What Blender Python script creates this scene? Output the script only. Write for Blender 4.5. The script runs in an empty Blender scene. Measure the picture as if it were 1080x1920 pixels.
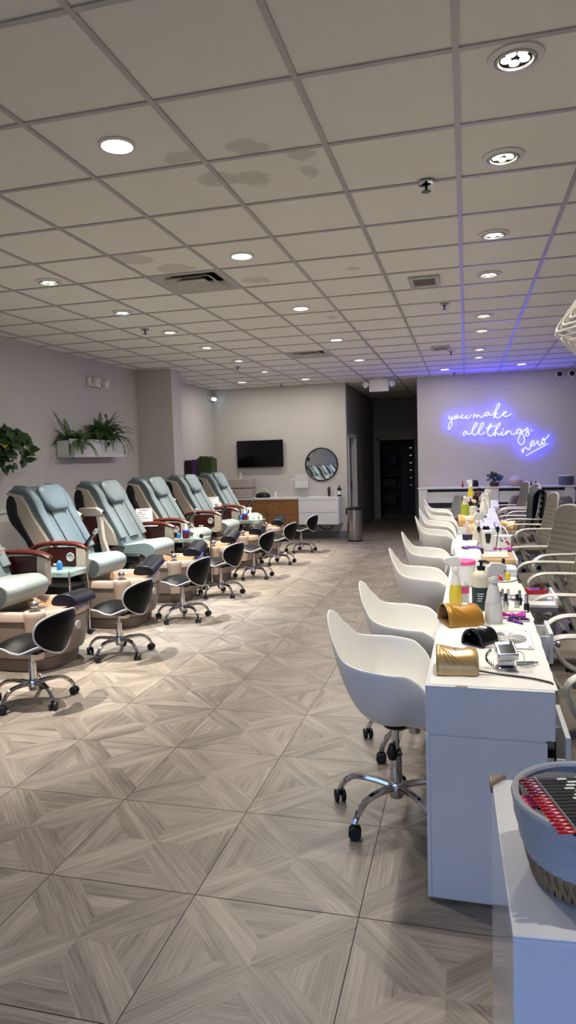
import bpy, bmesh, math, random
from mathutils import Vector, Matrix
random.seed(7)
PI = math.pi
COL = bpy.context.scene.collection
def R(d): return math.radians(d)
def lin(c):
    return c / 12.92 if c <= .04045 else ((c + .055) / 1.055) ** 2.4
def rgb(h):
    return tuple(lin(int(h[i:i + 2], 16) / 255) for i in (0, 2, 4)) + (1,)
# ------------------------------------------------------------------ materials
MATS = {}
def mat(name, hexcol, rough=.5, metal=0, var=.04, scale=6, spec=.5, trans=0, alpha=1, emit=None, bump=0, bscale=80, coat=0, ior=1.45, sheen=0):
    m = bpy.data.materials.new(name); m.use_nodes = True
    nt = m.node_tree; b = nt.nodes['Principled BSDF']
    b.inputs['Roughness'].default_value = rough; b.inputs['Metallic'].default_value = metal
    b.inputs['Specular IOR Level'].default_value = spec; b.inputs['IOR'].default_value = ior
    b.inputs['Transmission Weight'].default_value = trans; b.inputs['Alpha'].default_value = alpha
    b.inputs['Coat Weight'].default_value = coat; b.inputs['Sheen Weight'].default_value = sheen
    c = rgb(hexcol)
    tc = nt.nodes.new('ShaderNodeTexCoord'); nz = nt.nodes.new('ShaderNodeTexNoise')
    nz.inputs['Scale'].default_value = scale; nz.inputs['Detail'].default_value = 3
    nt.links.new(tc.outputs['Object'], nz.inputs['Vector'])
    cr = nt.nodes.new('ShaderNodeMix'); cr.data_type = 'RGBA'
    cr.inputs['A'].default_value = tuple(x * (1 - var) for x in c[:3]) + (1,)
    cr.inputs['B'].default_value = tuple(min(1, x * (1 + var)) for x in c[:3]) + (1,)
    nt.links.new(nz.outputs['Fac'], cr.inputs['Factor']); nt.links.new(cr.outputs['Result'], b.inputs['Base Color'])
    if bump:
        n2 = nt.nodes.new('ShaderNodeTexNoise'); n2.inputs['Scale'].default_value = bscale
        nt.links.new(tc.outputs['Object'], n2.inputs['Vector'])
        bp = nt.nodes.new('ShaderNodeBump'); bp.inputs['Strength'].default_value = bump; bp.inputs['Distance'].default_value = .004
        nt.links.new(n2.outputs['Fac'], bp.inputs['Height']); nt.links.new(bp.outputs['Normal'], b.inputs['Normal'])
    if emit:
        b.inputs['Emission Color'].default_value = tuple(emit[:3]) + (1,); b.inputs['Emission Strength'].default_value = emit[3]
    MATS[name] = m
    return m
# ------------------------------------------------------------------ mesh builder
class M:
    def __init__(s): s.v = []; s.f = []; s.T = None
    def add(s, vs, fs):
        o = len(s.v)
        for p in vs:
            p = Vector(p)
            s.v.append(tuple(s.T @ p) if s.T else tuple(p))
        s.f += [tuple(i + o for i in f) for f in fs]
        return s
    def at(s, loc=(0, 0, 0), rx=0, ry=0, rz=0, sc=1):
        s.T = Matrix.Translation(loc) @ Matrix.Rotation(R(rz), 4, 'Z') @ Matrix.Rotation(R(ry), 4, 'Y') @ Matrix.Rotation(R(rx), 4, 'X') @ Matrix.Scale(sc, 4)
        return s
    def box(s, x0, x1, y0, y1, z0, z1):
        return s.add([(x0, y0, z0), (x1, y0, z0), (x1, y1, z0), (x0, y1, z0), (x0, y0, z1), (x1, y0, z1), (x1, y1, z1), (x0, y1, z1)],
                     [(3, 2, 1, 0), (4, 5, 6, 7), (0, 1, 5, 4), (1, 2, 6, 5), (2, 3, 7, 6), (3, 0, 4, 7)])
    def prism(s, poly, a0, a1, ax='y'):
        n = len(poly)
        def P(p, a): return {'y': (p[0], a, p[1]), 'x': (a, p[0], p[1]), 'z': (p[0], p[1], a)}[ax]
        vs = [P(p, a0) for p in poly] + [P(p, a1) for p in poly]
        return s.add(vs, [tuple(range(n)), tuple(range(2 * n - 1, n - 1, -1))] + [(i, n + i, n + (i + 1) % n, (i + 1) % n) for i in range(n)])
    def loft(s, rings, caps=True, closed=False):
        n = len(rings[0]); vs = [p for r in rings for p in r]; m = len(rings)
        fs = []
        for j in range(m if closed else m - 1):
            a, b = j * n, ((j + 1) % m) * n
            fs += [(a + i, a + (i + 1) % n, b + (i + 1) % n, b + i) for i in range(n)]
        if caps and not closed: fs += [tuple(range(n - 1, -1, -1)), tuple(range((m - 1) * n, m * n))]
        return s.add(vs, fs)
    def lathe(s, prof, c=(0, 0, 0), n=20, caps=True, sx=1, sy=1):
        rings = [[(c[0] + sx * r * math.cos(2 * PI * i / n), c[1] + sy * r * math.sin(2 * PI * i / n), c[2] + z) for i in range(n)] for r, z in prof]
        return s.loft(rings, caps)
    def tube(s, pts, r, n=8, closed=False, flat=1):
        pts = [Vector(p) for p in pts]; m = len(pts)
        rs = r if isinstance(r, (list, tuple)) else [r] * m
        rings = []; up = None
        for i, p in enumerate(pts):
            a = pts[(i - 1) % m] if (i or closed) else p; b = pts[(i + 1) % m] if (i < m - 1 or closed) else p
            t = (b - a).normalized() if (b - a).length > 1e-9 else Vector((0, 0, 1))
            if up is None: up = Vector((0, 0, 1)) if abs(t.z) < .9 else Vector((1, 0, 0))
            u = (up - t * up.dot(t))
            u = u.normalized() if u.length > 1e-6 else t.orthogonal().normalized()
            up = u; w = t.cross(u)
            rings.append([p + rs[i] * (flat * u * math.cos(2 * PI * k / n) + w * math.sin(2 * PI * k / n)) for k in range(n)])
        return s.loft(rings, not closed, closed)
    def cyl(s, p0, p1, r0, r1=None, n=16): return s.tube([p0, p1], [r0, r0 if r1 is None else r1], n)
    def sphere(s, c, r, n=14, m=8, sx=1, sy=1, sz=1):
        rings = [[(c[0] + sx * r * math.sin(PI * j / m) * math.cos(2 * PI * i / n), c[1] + sy * r * math.sin(PI * j / m) * math.sin(2 * PI * i / n), c[2] - sz * r * math.cos(PI * j / m)) for i in range(n)] for j in range(1, m)]
        s.loft(rings, False); o = len(s.v) - n * (m - 1)
        k = len(s.v); s.add([(c[0], c[1], c[2] - sz * r), (c[0], c[1], c[2] + sz * r)], [])
        for i in range(n):
            s.f.append((k, o + (i + 1) % n, o + i)); a = o + n * (m - 2); s.f.append((k + 1, a + i, a + (i + 1) % n))
        return s
    def grid(s, fn, nu, nv, close=False):
        vs = [fn(i / (nu if close else nu - 1), j / (nv - 1)) for j in range(nv) for i in range(nu)]
        fs = [(j * nu + i, j * nu + (i + 1) % nu, (j + 1) * nu + (i + 1) % nu, (j + 1) * nu + i) for j in range(nv - 1) for i in range(nu if close else nu - 1)]
        return s.add(vs, fs)
    def build(s, name, m, parent=None, bevel=0, seg=2, sub=0, solid=0, off=0, smooth=40, loc=None):
        me = bpy.data.meshes.new(name); me.from_pydata(s.v, [], s.f); me.update()
        bm = bmesh.new(); bm.from_mesh(me); bmesh.ops.recalc_face_normals(bm, faces=bm.faces); bm.to_mesh(me); bm.free()
        me.materials.append(m if not isinstance(m, str) else MATS[m])
        if smooth:
            me.shade_smooth(); me.set_sharp_from_angle(angle=R(smooth))
        o = bpy.data.objects.new(name, me); COL.objects.link(o)
        if loc: o.location = loc
        if parent: o.parent = parent
        if solid:
            k = o.modifiers.new('s', 'SOLIDIFY'); k.thickness = solid; k.offset = off
        if bevel:
            k = o.modifiers.new('b', 'BEVEL'); k.width = bevel; k.segments = seg; k.limit_method = 'ANGLE'; k.angle_limit = R(35)
        if sub:
            k = o.modifiers.new('u', 'SUBSURF'); k.levels = sub; k.render_levels = sub
            me.set_sharp_from_angle(angle=PI)
        return o
def cr(P, k=6, closed=False):
    P = [Vector(p) for p in P]; out = []; n = len(P)
    for i in range(n if closed else n - 1):
        g = (lambda j: P[j % n]) if closed else (lambda j: P[max(0, min(n - 1, j))])
        a, b, c, d = g(i - 1), g(i), g(i + 1), g(i + 2)
        for q in range(k):
            t = q / k
            out.append(.5 * ((2 * b) + (c - a) * t + (2 * a - 5 * b + 4 * c - d) * t * t + (3 * b - a - 3 * c + d) * t ** 3))
    if not closed: out.append(P[-1])
    return out
def interp(tab, x):
    for (a, va), (b, vb) in zip(tab, tab[1:]):
        if x <= b:
            t = (x - a) / (b - a); t = t * t * (3 - 2 * t)
            return va + (vb - va) * t
    return tab[-1][1]
def rrect(w, h, r, k=4, cx=0, cy=0):
    out = []
    for ax, ay, a0 in ((1, 1, 0), (-1, 1, 90), (-1, -1, 180), (1, -1, 270)):
        for q in range(k + 1):
            a = R(a0 + 90 * q / k); out.append((cx + ax * (w / 2 - r) + r * math.cos(a), cy + ay * (h / 2 - r) + r * math.sin(a)))
    return out
def tag(o, label=None, cat=None, group=None, kind=None):
    if label: o['label'] = label
    if cat: o['category'] = cat
    if group: o['group'] = group
    if kind: o['kind'] = kind
    return o
def thing(name, label, cat, loc=(0, 0, 0), rz=0, group=None):
    o = bpy.data.objects.new(name, None); COL.objects.link(o); o.empty_display_size = .1
    o.location = loc; o.rotation_euler = (0, 0, R(rz))
    return tag(o, label, cat, group)
def copy_tree(o, parent=None):
    c = o.copy(); COL.objects.link(c); c.parent = parent
    for ch in list(o.children): copy_tree(ch, c)
    return c
def dup(o, loc, rz, label, group=None, drop=()):
    c = copy_tree(o); c.location = loc; c.rotation_euler = (0, 0, R(rz)); c['label'] = label
    if group: c['group'] = group
    return c
def struct(o): o['kind'] = 'structure'; return o
# ------------------------------------------------------------------ material set
mat('wall_paint', 'c2beb8', .7, bump=.08, bscale=120)
mat('hall_shade', '8d8b8b', .8)  # wall colour darkened to put the hallway's shade into it
mat('white_trim', 'd9d8d6', .45)
mat('grey_base', '77757a', .5)
mat('tile_bar', 'b0aeac', .4, metal=.12)
mat('white_lam', 'dfe0e2', .22, spec=.5)
mat('gloss_white', 'e2e3e8', .06, spec=.6)
mat('white_plastic', 'e6e5df', .3, spec=.5)
mat('white_arm', 'cfcdc3', .32)
mat('chrome', 'd8d8da', .08, metal=1, var=.02)
mat('steel', 'a9a7a6', .28, metal=1)
mat('black_plastic', '111113', .35)
mat('black_rubber', '17171a', .55)
mat('black_leather', '08090a', .42, spec=.16, bump=.1, bscale=200)
mat('navy_leather', '0f1018', .38, spec=.35)
mat('piping', 'cfd0d2', .3, metal=.3)
mat('sage', '647073', .48, bump=.1, bscale=150, var=.08)
mat('sage_seat', '828d89', .42, bump=.08, bscale=100, var=.08)
mat('beige_shell', 'a89e8e', .4)
mat('beige_post', 'a99f92', .4)
mat('maroon', '3a1512', .3)
mat('arm_wood', '4c1d12', .25, var=.25, scale=14, coat=.4)
mat('grey_ring', 'a7a5a2', .35)
mat('taupe', '84746a', .33)
mat('taupe_dark', '75675d', .3)
mat('basin_rim', 'b5a090', .25)
mat('basin_in', 'd9ad82', .3)
mat('task_fabric', '716b61', .85, bump=.25, bscale=300)
mat('task_mesh', '5e5951', .8, bump=.3, bscale=260)
mat('task_grey', 'a3a19b', .45)
mat('backlit_shell', '8b8a8c', .5)  # pale shells seen against the light, their shade painted in as grey
mat('glass', 'a9c4bd', .04, alpha=.35, var=.01)
mat('clear', 'eceeee', .12, alpha=.24, var=.01)
mat('milky', 'f0ede2', .3, alpha=.9)
mat('yellow_liquid', 'd8c23a', .2, var=.03)
mat('lime_liquid', 'b3b93a', .2)
mat('gold', 'c9a870', .3, metal=.55, var=.08)
mat('gold_satin', 'b98637', .32, metal=.4, var=.1)
mat('gold_pale', 'd6aa72', .35, metal=.3)
mat('dark_mirror', '3b3c40', .12, metal=.9)
mat('silver', 'b9bcc1', .18, metal=.9)
mat('pink', 'e8588f', .4)
mat('magenta', 'b12a9a', .3)
mat('purple', '6b3a9c', .35)
mat('purple_dark', '33224a', .4, var=.4, scale=60)
mat('teal_label', '1d3a42', .45)
mat('cream', 'd9d3b8', .4)
mat('red_box', 'a5242c', .45)
mat('paper', 'e6e4de', .8)
mat('paper_cream', 'e4dcc3', .85)
mat('tan_wood', 'b99a62', .5, var=.15)
mat('blue_cap', '2c3f8f', .35)
mat('barbicide', '5a1c2c', .15)
mat('blue_label', '2f6fb0', .4)
mat('ink', '55555a', .8)
mat('leaf', '2f4a24', .5, var=.35, scale=25)
mat('fern_leaf', '456633', .55, var=.35, scale=18)
mat('leaf_yellow', 'a89a35', .5)
mat('stem', '34402a', .6)
mat('soil', '1d1713', .9)
mat('cabinet_oak', '8a6138', .45, var=.3, scale=4)
mat('tv_black', '050506', .12)
mat('dark_cloth', '2c3533', .9, var=.15, bump=.2, bscale=60)
mat('basket_rope', 'b4b4b8', .85, bump=.5, bscale=220)
mat('seagrass', '8a7354', .8, var=.35, scale=60, bump=.5, bscale=120)
mat('pack_green', '34481f', .4, var=.25, scale=30)
mat('pack_purple', '4a2463', .4, var=.25, scale=30)
mat('pack_plum', '26141f', .4, var=.5, scale=40)
mat('beige_machine', 'b3a8a2', .45)
mat('speaker_cloth', '5b5d6b', .8)
mat('candy', 'b0606a', .5, var=.6, scale=70)
mat('terracotta', '5a3b2e', .7)
mat('door_dark', '8a888a', .5)
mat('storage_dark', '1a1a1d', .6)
mat('nail_dark_red', '7d1420', .15, coat=.6)
mat('nail_red', 'b5161f', .15, coat=.6)
mat('nail_teal', '7fb8bb', .2, coat=.6)
mat('mirror', 'dfe2e2', .015, metal=1, var=.01)
mat('lamp_cage', 'efe9dc', .35)
mat('cable_black', '0c0c0d', .5)
mat('cable_white', 'cfcdca', .5)
mat('vent_paint', 'bab7b0', .5)
mat('duct_dark', '1e1d1c', .9)
mat('corner_guard', 'a89a84', .3, trans=.3)
mat('yellow_wire', 'c9a534', .4)
mat('mesh_grille', 'bdbdbb', .35, metal=.5)
mat('led_warm', 'ffffff', .4, emit=(1, .93, .82, 9))
mat('led_cool', 'ffffff', .4, emit=(.8, .93, 1, 9))
mat('led_blue', 'ffffff', .4, emit=(.5, .8, 1, 6))
mat('neon_blue', 'd8dcff', .4, emit=(.016, .018, 1.0, 52))
# ------------------------------------------------------------------ floor of 0.6 m parquet-pattern tiles
def floor_material():
    m = bpy.data.materials.new('oak_tile'); m.use_nodes = True; nt = m.node_tree; N = nt.nodes; L = nt.links
    b = N['Principled BSDF']; b.inputs['Roughness'].default_value = .42; b.inputs['Specular IOR Level'].default_value = .4
    uv = N.new('ShaderNodeUVMap'); uv.uv_map = 'grain'
    at = N.new('ShaderNodeAttribute'); at.attribute_name = 'tone'
    def noise(sx, sy, sc, det, dist=0):
        mp = N.new('ShaderNodeMapping'); mp.inputs['Scale'].default_value = (sx, sy, 1); L.new(uv.outputs['UV'], mp.inputs['Vector'])
        n = N.new('ShaderNodeTexNoise'); n.inputs['Scale'].default_value = sc; n.inputs['Detail'].default_value = det; n.inputs['Distortion'].default_value = dist
        L.new(mp.outputs['Vector'], n.inputs['Vector']); return n.outputs['Fac']
    def mth(op, a, c):
        n = N.new('ShaderNodeMath'); n.operation = op
        for i, x in enumerate((a, c)):
            if isinstance(x, (int, float)): n.inputs[i].default_value = x
            else: L.new(x, n.inputs[i])
        return n.outputs[0]
    broad = noise(2.2, 22, 1, 3, .6); fine = noise(4, 110, 1, 5); cloud = noise(3, 5, 1, 2)
    wv = N.new('ShaderNodeTexWave'); wv.bands_direction = 'Y'; wv.inputs['Scale'].default_value = 9; wv.inputs['Distortion'].default_value = 9; wv.inputs['Detail'].default_value = 3; wv.inputs['Detail Scale'].default_value = .8
    mp = N.new('ShaderNodeMapping'); mp.inputs['Scale'].default_value = (.9, 2.4, 1); L.new(uv.outputs['UV'], mp.inputs['Vector']); L.new(mp.outputs['Vector'], wv.inputs['Vector'])
    s = mth('ADD', mth('MULTIPLY', broad, .56), mth('MULTIPLY', fine, .5))
    s = mth('ADD', s, mth('MULTIPLY', wv.outputs['Fac'], .06)); s = mth('ADD', s, mth('MULTIPLY', cloud, .12))
    s = mth('ADD', s, mth('MULTIPLY', at.outputs['Fac'], .17))
    r = N.new('ShaderNodeValToRGB'); e = r.color_ramp.elements
    e[0].position = .38; e[0].color = rgb('453f39'); e[1].position = .98; e[1].color = rgb('a3988b')
    k = e.new(.56); k.color = rgb('70685f'); k = e.new(.74); k.color = rgb('877e74')
    L.new(s, r.inputs['Fac']); L.new(r.outputs['Color'], b.inputs['Base Color'])
    bp = N.new('ShaderNodeBump'); bp.inputs['Strength'].default_value = .15; bp.inputs['Distance'].default_value = .002
    L.new(fine, bp.inputs['Height']); L.new(bp.outputs['Normal'], b.inputs['Normal'])
    return m
def make_floor():
    FX, FY, S = -1.5726, 2.231, .6
    vs = []; fs = []; uvs = []; tone = []; rnd = random.Random(3)
    g = .0016 / S; c = .2; h = .5 - g; sp = .36
    def poly(cx, cy, pts, ang):
        o = len(vs); ca, sa = math.cos(ang), math.sin(ang); ou, ov = rnd.uniform(0, 60), rnd.uniform(0, 60); t = rnd.random()
        for p in pts:
            vs.append((cx + p[0] * S, cy + p[1] * S, 0)); x, y = p[0] * S, p[1] * S
            uvs.append((x * ca + y * sa + ou, -x * sa + y * ca + ov))
        fs.append(tuple(range(o, o + len(pts)))); tone.append(t)
    for i in range(-6, 9):
        for j in range(-8, 29):
            cx, cy = FX + (i + .5) * S, FY + (j + .5) * S
            if cx > 3.6: continue
            for sx in (1, -1):
                for sy in (1, -1):
                    a = math.atan2(sy, sx)
                    P = [(0, 0), (c, 0), (h, h - c), (h, h)]; Q = [(0, 0), (h, h), (h - c, h), (0, c)]
                    for W in (P, Q):
                        W = [(x * sx, y * sy) for x, y in W]
                        if sx * sy < 0: W.reverse()
                        poly(cx, cy, W, a)
            k = h - c; e = sp - c
            for q in range(4):
                A = [(0, c), (e, sp), (-e, sp)]; B = [(-e, sp), (e, sp), (k, h), (-k, h)]
                for W in (A, B):
                    for _ in range(q): W = [(-y, x) for x, y in W]
                    poly(cx, cy, W, q * PI / 2)
    me = bpy.data.meshes.new('floor'); me.from_pydata(vs, [], fs); me.update()
    ul = me.uv_layers.new(name='grain')
    for li, l in enumerate(me.loops): ul.data[li].uv = uvs[l.vertex_index]
    at = me.attributes.new('tone', 'FLOAT', 'FACE')
    for i, t in enumerate(tone): at.data[i].value = t
    me.materials.append(floor_material())
    o = bpy.data.objects.new('floor', me); COL.objects.link(o); struct(o)
    mat('grout', '35302c', .9)
    struct(M().box(-5.4, 3.8, -2.6, 19.6, -.12, -.002).build('floor_base', 'grout', smooth=0))
make_floor()
# ------------------------------------------------------------------ ceiling
ZC = 3.06
CX0, CY0, CS = -.025, 2.743, .61
def ceiling_material():
    m = bpy.data.materials.new('ceiling_tile'); m.use_nodes = True; nt = m.node_tree; N = nt.nodes; L = nt.links
    b = N['Principled BSDF']; b.inputs['Roughness'].default_value = .9; b.inputs['Specular IOR Level'].default_value = .2
    tc = N.new('ShaderNodeTexCoord')
    n1 = N.new('ShaderNodeTexNoise'); n1.inputs['Scale'].default_value = 9; n1.inputs['Detail'].default_value = 5; L.new(tc.outputs['Object'], n1.inputs['Vector'])
    n2 = N.new('ShaderNodeTexNoise'); n2.inputs['Scale'].default_value = 190; L.new(tc.outputs['Object'], n2.inputs['Vector'])
    mask = None
    for x, y, r in ((-1.0, 3.26, .085), (-1.07, 3.62, .10), (-.773, 3.64, .055), (-.775, 3.41, .075), (-1.25, 3.57, .10), (-1.34, 3.27, .075), (-2.34, 4.72, .13), (-2.15, 5.04, .13), (-1.67, 5.6, .11), (-.852, 5.53, .045), (-1.37, 7.33, .07)):
        d = N.new('ShaderNodeVectorMath'); d.operation = 'DISTANCE'; L.new(tc.outputs['Object'], d.inputs[0]); d.inputs[1].default_value = (x, y, ZC + .008)
        a = N.new('ShaderNodeMath'); a.operation = 'MULTIPLY_ADD'; L.new(n1.outputs['Fac'], a.inputs[0]); a.inputs[1].default_value = .16; L.new(d.outputs['Value'], a.inputs[2])
        k = N.new('ShaderNodeMapRange'); k.inputs['From Min'].default_value = r + .08 - .015; k.inputs['From Max'].default_value = r + .08 + .015; k.inputs['To Min'].default_value = 1; k.inputs['To Max'].default_value = 0
        L.new(a.outputs[0], k.inputs['Value'])
        if mask is None: mask = k.outputs[0]
        else:
            mx = N.new('ShaderNodeMath'); mx.operation = 'MAXIMUM'; L.new(mask, mx.inputs[0]); L.new(k.outputs[0], mx.inputs[1]); mask = mx.outputs[0]
    mx = N.new('ShaderNodeMix'); mx.data_type = 'RGBA'; mx.inputs['A'].default_value = rgb('edebe3'); mx.inputs['B'].default_value = rgb('d4d1c9')
    L.new(mask, mx.inputs['Factor'])
    sp = N.new('ShaderNodeMapRange'); sp.inputs['From Min'].default_value = .25; sp.inputs['From Max'].default_value = .75; sp.inputs['To Min'].default_value = .93; sp.inputs['To Max'].default_value = 1.04
    L.new(n2.outputs['Fac'], sp.inputs['Value'])
    ml = N.new('ShaderNodeMix'); ml.data_type = 'RGBA'; ml.blend_type = 'MULTIPLY'; ml.inputs['Factor'].default_value = 1
    L.new(mx.outputs['Result'], ml.inputs['A']); L.new(sp.outputs[0], ml.inputs['B']); L.new(ml.outputs['Result'], b.inputs['Base Color'])
    bp = N.new('ShaderNodeBump'); bp.inputs['Strength'].default_value = .25; bp.inputs['Distance'].default_value = .003; L.new(n2.outputs['Fac'], bp.inputs['Height']); L.new(bp.outputs['Normal'], b.inputs['Normal'])
    return m
cm_ = M()
for i in range(-9, 6):
    for j in range(-9, 29):
        if i == -4 and j in (4, 11): continue
        a, b, c, d = max(-5.3, CX0 + i * CS), min(3.6, CX0 + (i + 1) * CS), CY0 + j * CS, CY0 + (j + 1) * CS
        cm_.add([(a, c, ZC + .008), (b, c, ZC + .008), (b, d, ZC + .008), (a, d, ZC + .008)], [(0, 3, 2, 1)])
cm_.box(-5.3, 3.6, -2.2, 19.8, ZC + .16, ZC + .22)
struct(cm_.build('ceiling', ceiling_material(), smooth=0))
bars = M()
for i in range(-9, 7):
    x = CX0 + i * CS
    if -5.1 < x < 3.4: bars.box(x - .0125, x + .0125, -2, 17.7, ZC, ZC + .012)
for j in range(-8, 26):
    y = CY0 + j * CS
    if -2 < y < 17.6: bars.box(-5.1, 3.4, y - .0125, y + .0125, ZC + .001, ZC + .012)
struct(bars.build('trim_1', 'tile_bar', smooth=0))
# ------------------------------------------------------------------ walls
def wall(name, x0, x1, y0, y1, z0=0, z1=ZC + .008, m='wall_paint'): return struct(M().box(x0, x1, y0, y1, z0, z1).build(name, m, smooth=0))
wall('wall_left', -5.25, -5.1, -2.2, 13.75)
struct(M().prism([(-5.1, 10.2), (-4.5, 10.2), (-4.5, 10.56), (-5.1, 10.56)], 0, ZC + .008, 'z').build('pillar', 'wall_paint', smooth=0))
wall('wall_back', -5.1, -2.3, 13.6, 13.75)
wall('wall_back_right', -.89, 3.6, 13.35, 13.5)
wall('wall_right', 3.4, 3.6, -2.2, 13.5)
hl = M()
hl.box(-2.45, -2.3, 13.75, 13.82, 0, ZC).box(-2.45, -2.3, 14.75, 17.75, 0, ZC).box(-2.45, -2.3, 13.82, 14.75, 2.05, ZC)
struct(hl.build('wall_hall_left', 'hall_shade', smooth=0))
wall('wall_hall_right', -.89, -.74, 13.5, 17.7, m='hall_shade')
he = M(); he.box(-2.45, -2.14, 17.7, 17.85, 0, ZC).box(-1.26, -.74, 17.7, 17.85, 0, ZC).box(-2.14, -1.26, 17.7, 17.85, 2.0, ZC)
struct(he.build('wall_hall_end', 'hall_shade', smooth=0))
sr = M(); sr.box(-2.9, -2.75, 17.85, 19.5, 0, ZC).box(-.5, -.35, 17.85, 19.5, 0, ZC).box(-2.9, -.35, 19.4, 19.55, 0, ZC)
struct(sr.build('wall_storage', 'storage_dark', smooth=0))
wf = M(); wf.box(-5.1, -4.6, -2.2, -2.05, 0, ZC).box(2.9, 3.4, -2.2, -2.05, 0, ZC).box(-4.6, 2.9, -2.2, -2.05, 0, .12).box(-4.6, 2.9, -2.2, -2.05, 2.75, ZC)
struct(wf.build('wall_front', 'wall_paint', smooth=0))
wn = M()
for x in (-4.6, -2.75, -.9, .95, 2.84): wn.box(x, x + .06, -2.19, -2.1, .12, 2.75)
for z in (.12, 2.2, 2.69): wn.box(-4.6, 2.9, -2.185, -2.105, z, z + .06)
struct(wn.build('window_1', 'steel', smooth=0))
bs = M(); bs.box(-5.1, -2.3, 13.585, 13.6, 0, .12)
struct(bs.build('baseboard_back', 'grey_base', bevel=.003))
struct(M().box(-.89, 3.4, 13.335, 13.35, 0, .12).build('baseboard_back_right', 'grey_base', bevel=.003))
struct(M().box(-5.1, -5.085, -2, 10.2, 0, .12).build('baseboard_left', 'grey_base', bevel=.003))
# half-height ledge along the left wall
lg = M().box(-5.1, -4.93, -2, 10.2, .12, 1.08).box(-5.1, -4.9, -2, 10.2, 1.08, 1.12)
struct(lg.build('trim_2', 'white_trim', bevel=.004))
# hall doors
def root(name, loc=(0, 0, 0), kind='structure'):
    o = bpy.data.objects.new(name, None); COL.objects.link(o); o.location = loc; o['kind'] = kind; return o
d1 = root('door_1', (-2.3, 14.285, 0))
M().box(-.15, .02, -.52, -.45, 0, 2.07).box(-.15, .02, .45, .52, 0, 2.07).box(-.15, .02, -.52, .52, 2.0, 2.07).build('door_frame', 'white_trim', d1, bevel=.004)
M().box(-.13, -.09, -.45, .45, .01, 2.0).build('door_leaf', 'door_dark', d1, bevel=.003)
M().box(-.088, -.075, .36, .40, .9, 1.08).build('latch_plate', 'black_plastic', d1, bevel=.003)
d2 = root('door_2', (-1.7, 17.7, 0))
M().box(-.5, -.44, -.02, .15, 0, 2.06).box(.44, .5, -.02, .15, 0, 2.06).box(-.5, .5, -.02, .15, 2.0, 2.06).build('door_frame', 'door_dark', d2, bevel=.004)
ORD = ['nearest', 'second', 'third', 'fourth', 'fifth', 'sixth', 'seventh', 'eighth', 'ninth', 'tenth']
def star_base(t, R0, z_hub, z_top, col_r, rot=0, wheel=.027, metal='chrome', rise=.03):
    """five arched legs with twin-wheel casters around one column"""
    M().lathe([(.0, z_hub - .045), (.03, z_hub - .045), (.036, z_hub - .02), (.036, z_hub + .02), (.03, z_hub + .03), (0, z_hub + .03)]).build('hub', metal, t, bevel=.003)
    M().cyl((0, 0, z_hub), (0, 0, (z_hub + z_top) / 2 + .03), col_r, n=18).cyl((0, 0, z_hub), (0, 0, z_top), col_r * .62, n=14).build('column', metal, t)
    for k in range(5):
        a = R(rot + 72 * k); c, s = math.cos(a), math.sin(a)
        pr = [(.02, z_hub), (.35, z_hub + rise * .4), (.7, z_hub + rise * .3), (.9, z_hub - .025), (1.0, wheel * 2 + .006)]
        pts = cr([(q * R0 * c, q * R0 * s, z) for q, z in pr], 4)
        n = len(pts)
        lg = M().tube(pts, [.017 - .005 * i / n for i in range(n)], 8).build('leg', metal, t)
        w = M(); px, py = R0 * c, R0 * s; b = a + .7
        ux, uy = math.cos(b), math.sin(b)
        for e in (-1, 1):
            w.cyl((px + ux * e * .007, py + uy * e * .007, wheel), (px + ux * e * .024, py + uy * e * .024, wheel), wheel, n=14)
        w.cyl((px, py, wheel), (px, py, wheel * 2 + .01), .009, n=8)
        w.build('caster', 'black_rubber', lg, bevel=.003)
# ---------------- white moulded armchair on a chrome star base
HT = [(0, -.012), (22, -.006), (42, .07), (60, .235), (76, .285), (108, .30), (130, .315), (146, .385), (159, .445), (171, .474), (180, .48)]
RT = [(0, .215), (25, .235), (45, .25), (62, .264), (90, .292), (112, .292), (132, .285), (152, .282), (170, .28), (180, .28)]
def shell_pt(u, v):
    th = u * 2 * PI; a = abs(math.degrees(math.atan2(math.sin(th), math.cos(th))))
    h = interp(HT, a); r = interp(RT, a); t = v * PI / 2
    g = math.sin(t) ** .85
    if a > 120:                                  # the back leans out instead of bowing
        k = min(1, (a - 120) / 60); g = g * (1 - .12 * k * math.sin(2 * t)) 
    z = h * (1 - math.cos(t) ** 1.15) if h > 0 else h * v ** 4
    z += .012 * (1 - math.cos(t * 2)) / 2 * 0
    rr = r * g
    wide = 1.0 if a > 90 else .9 + .1 * (a / 90)
    return (rr * math.cos(th), rr * math.sin(th), .43 + z)
def make_white_chair(i0):
    t = thing('shell_armchair', 'x', 'chair', group='white shell armchairs along the manicure desks')
    m = M().grid(shell_pt, 48, 13, True); m.v = [p for p in m.v]
    m.build('shell', 'white_plastic', t, solid=.009, off=1, sub=1)
    M().lathe([(0, .40), (.05, .40), (.055, .41), (.045, .421), (0, .421)]).build('mount_plate', 'black_plastic', t)
    star_base(t, .275, .125, .405, .027, 21)
    kn = M().cyl((0, 0, .275), (0, 0, .30), .03, .02).lathe([(.0, .27), (.018, .262), (.026, .29), (.012, .33), (0, .335)], c=(-.012, -.028, 0), n=12)
    kn.build('height_knob', 'black_plastic', t)
    return t
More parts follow.
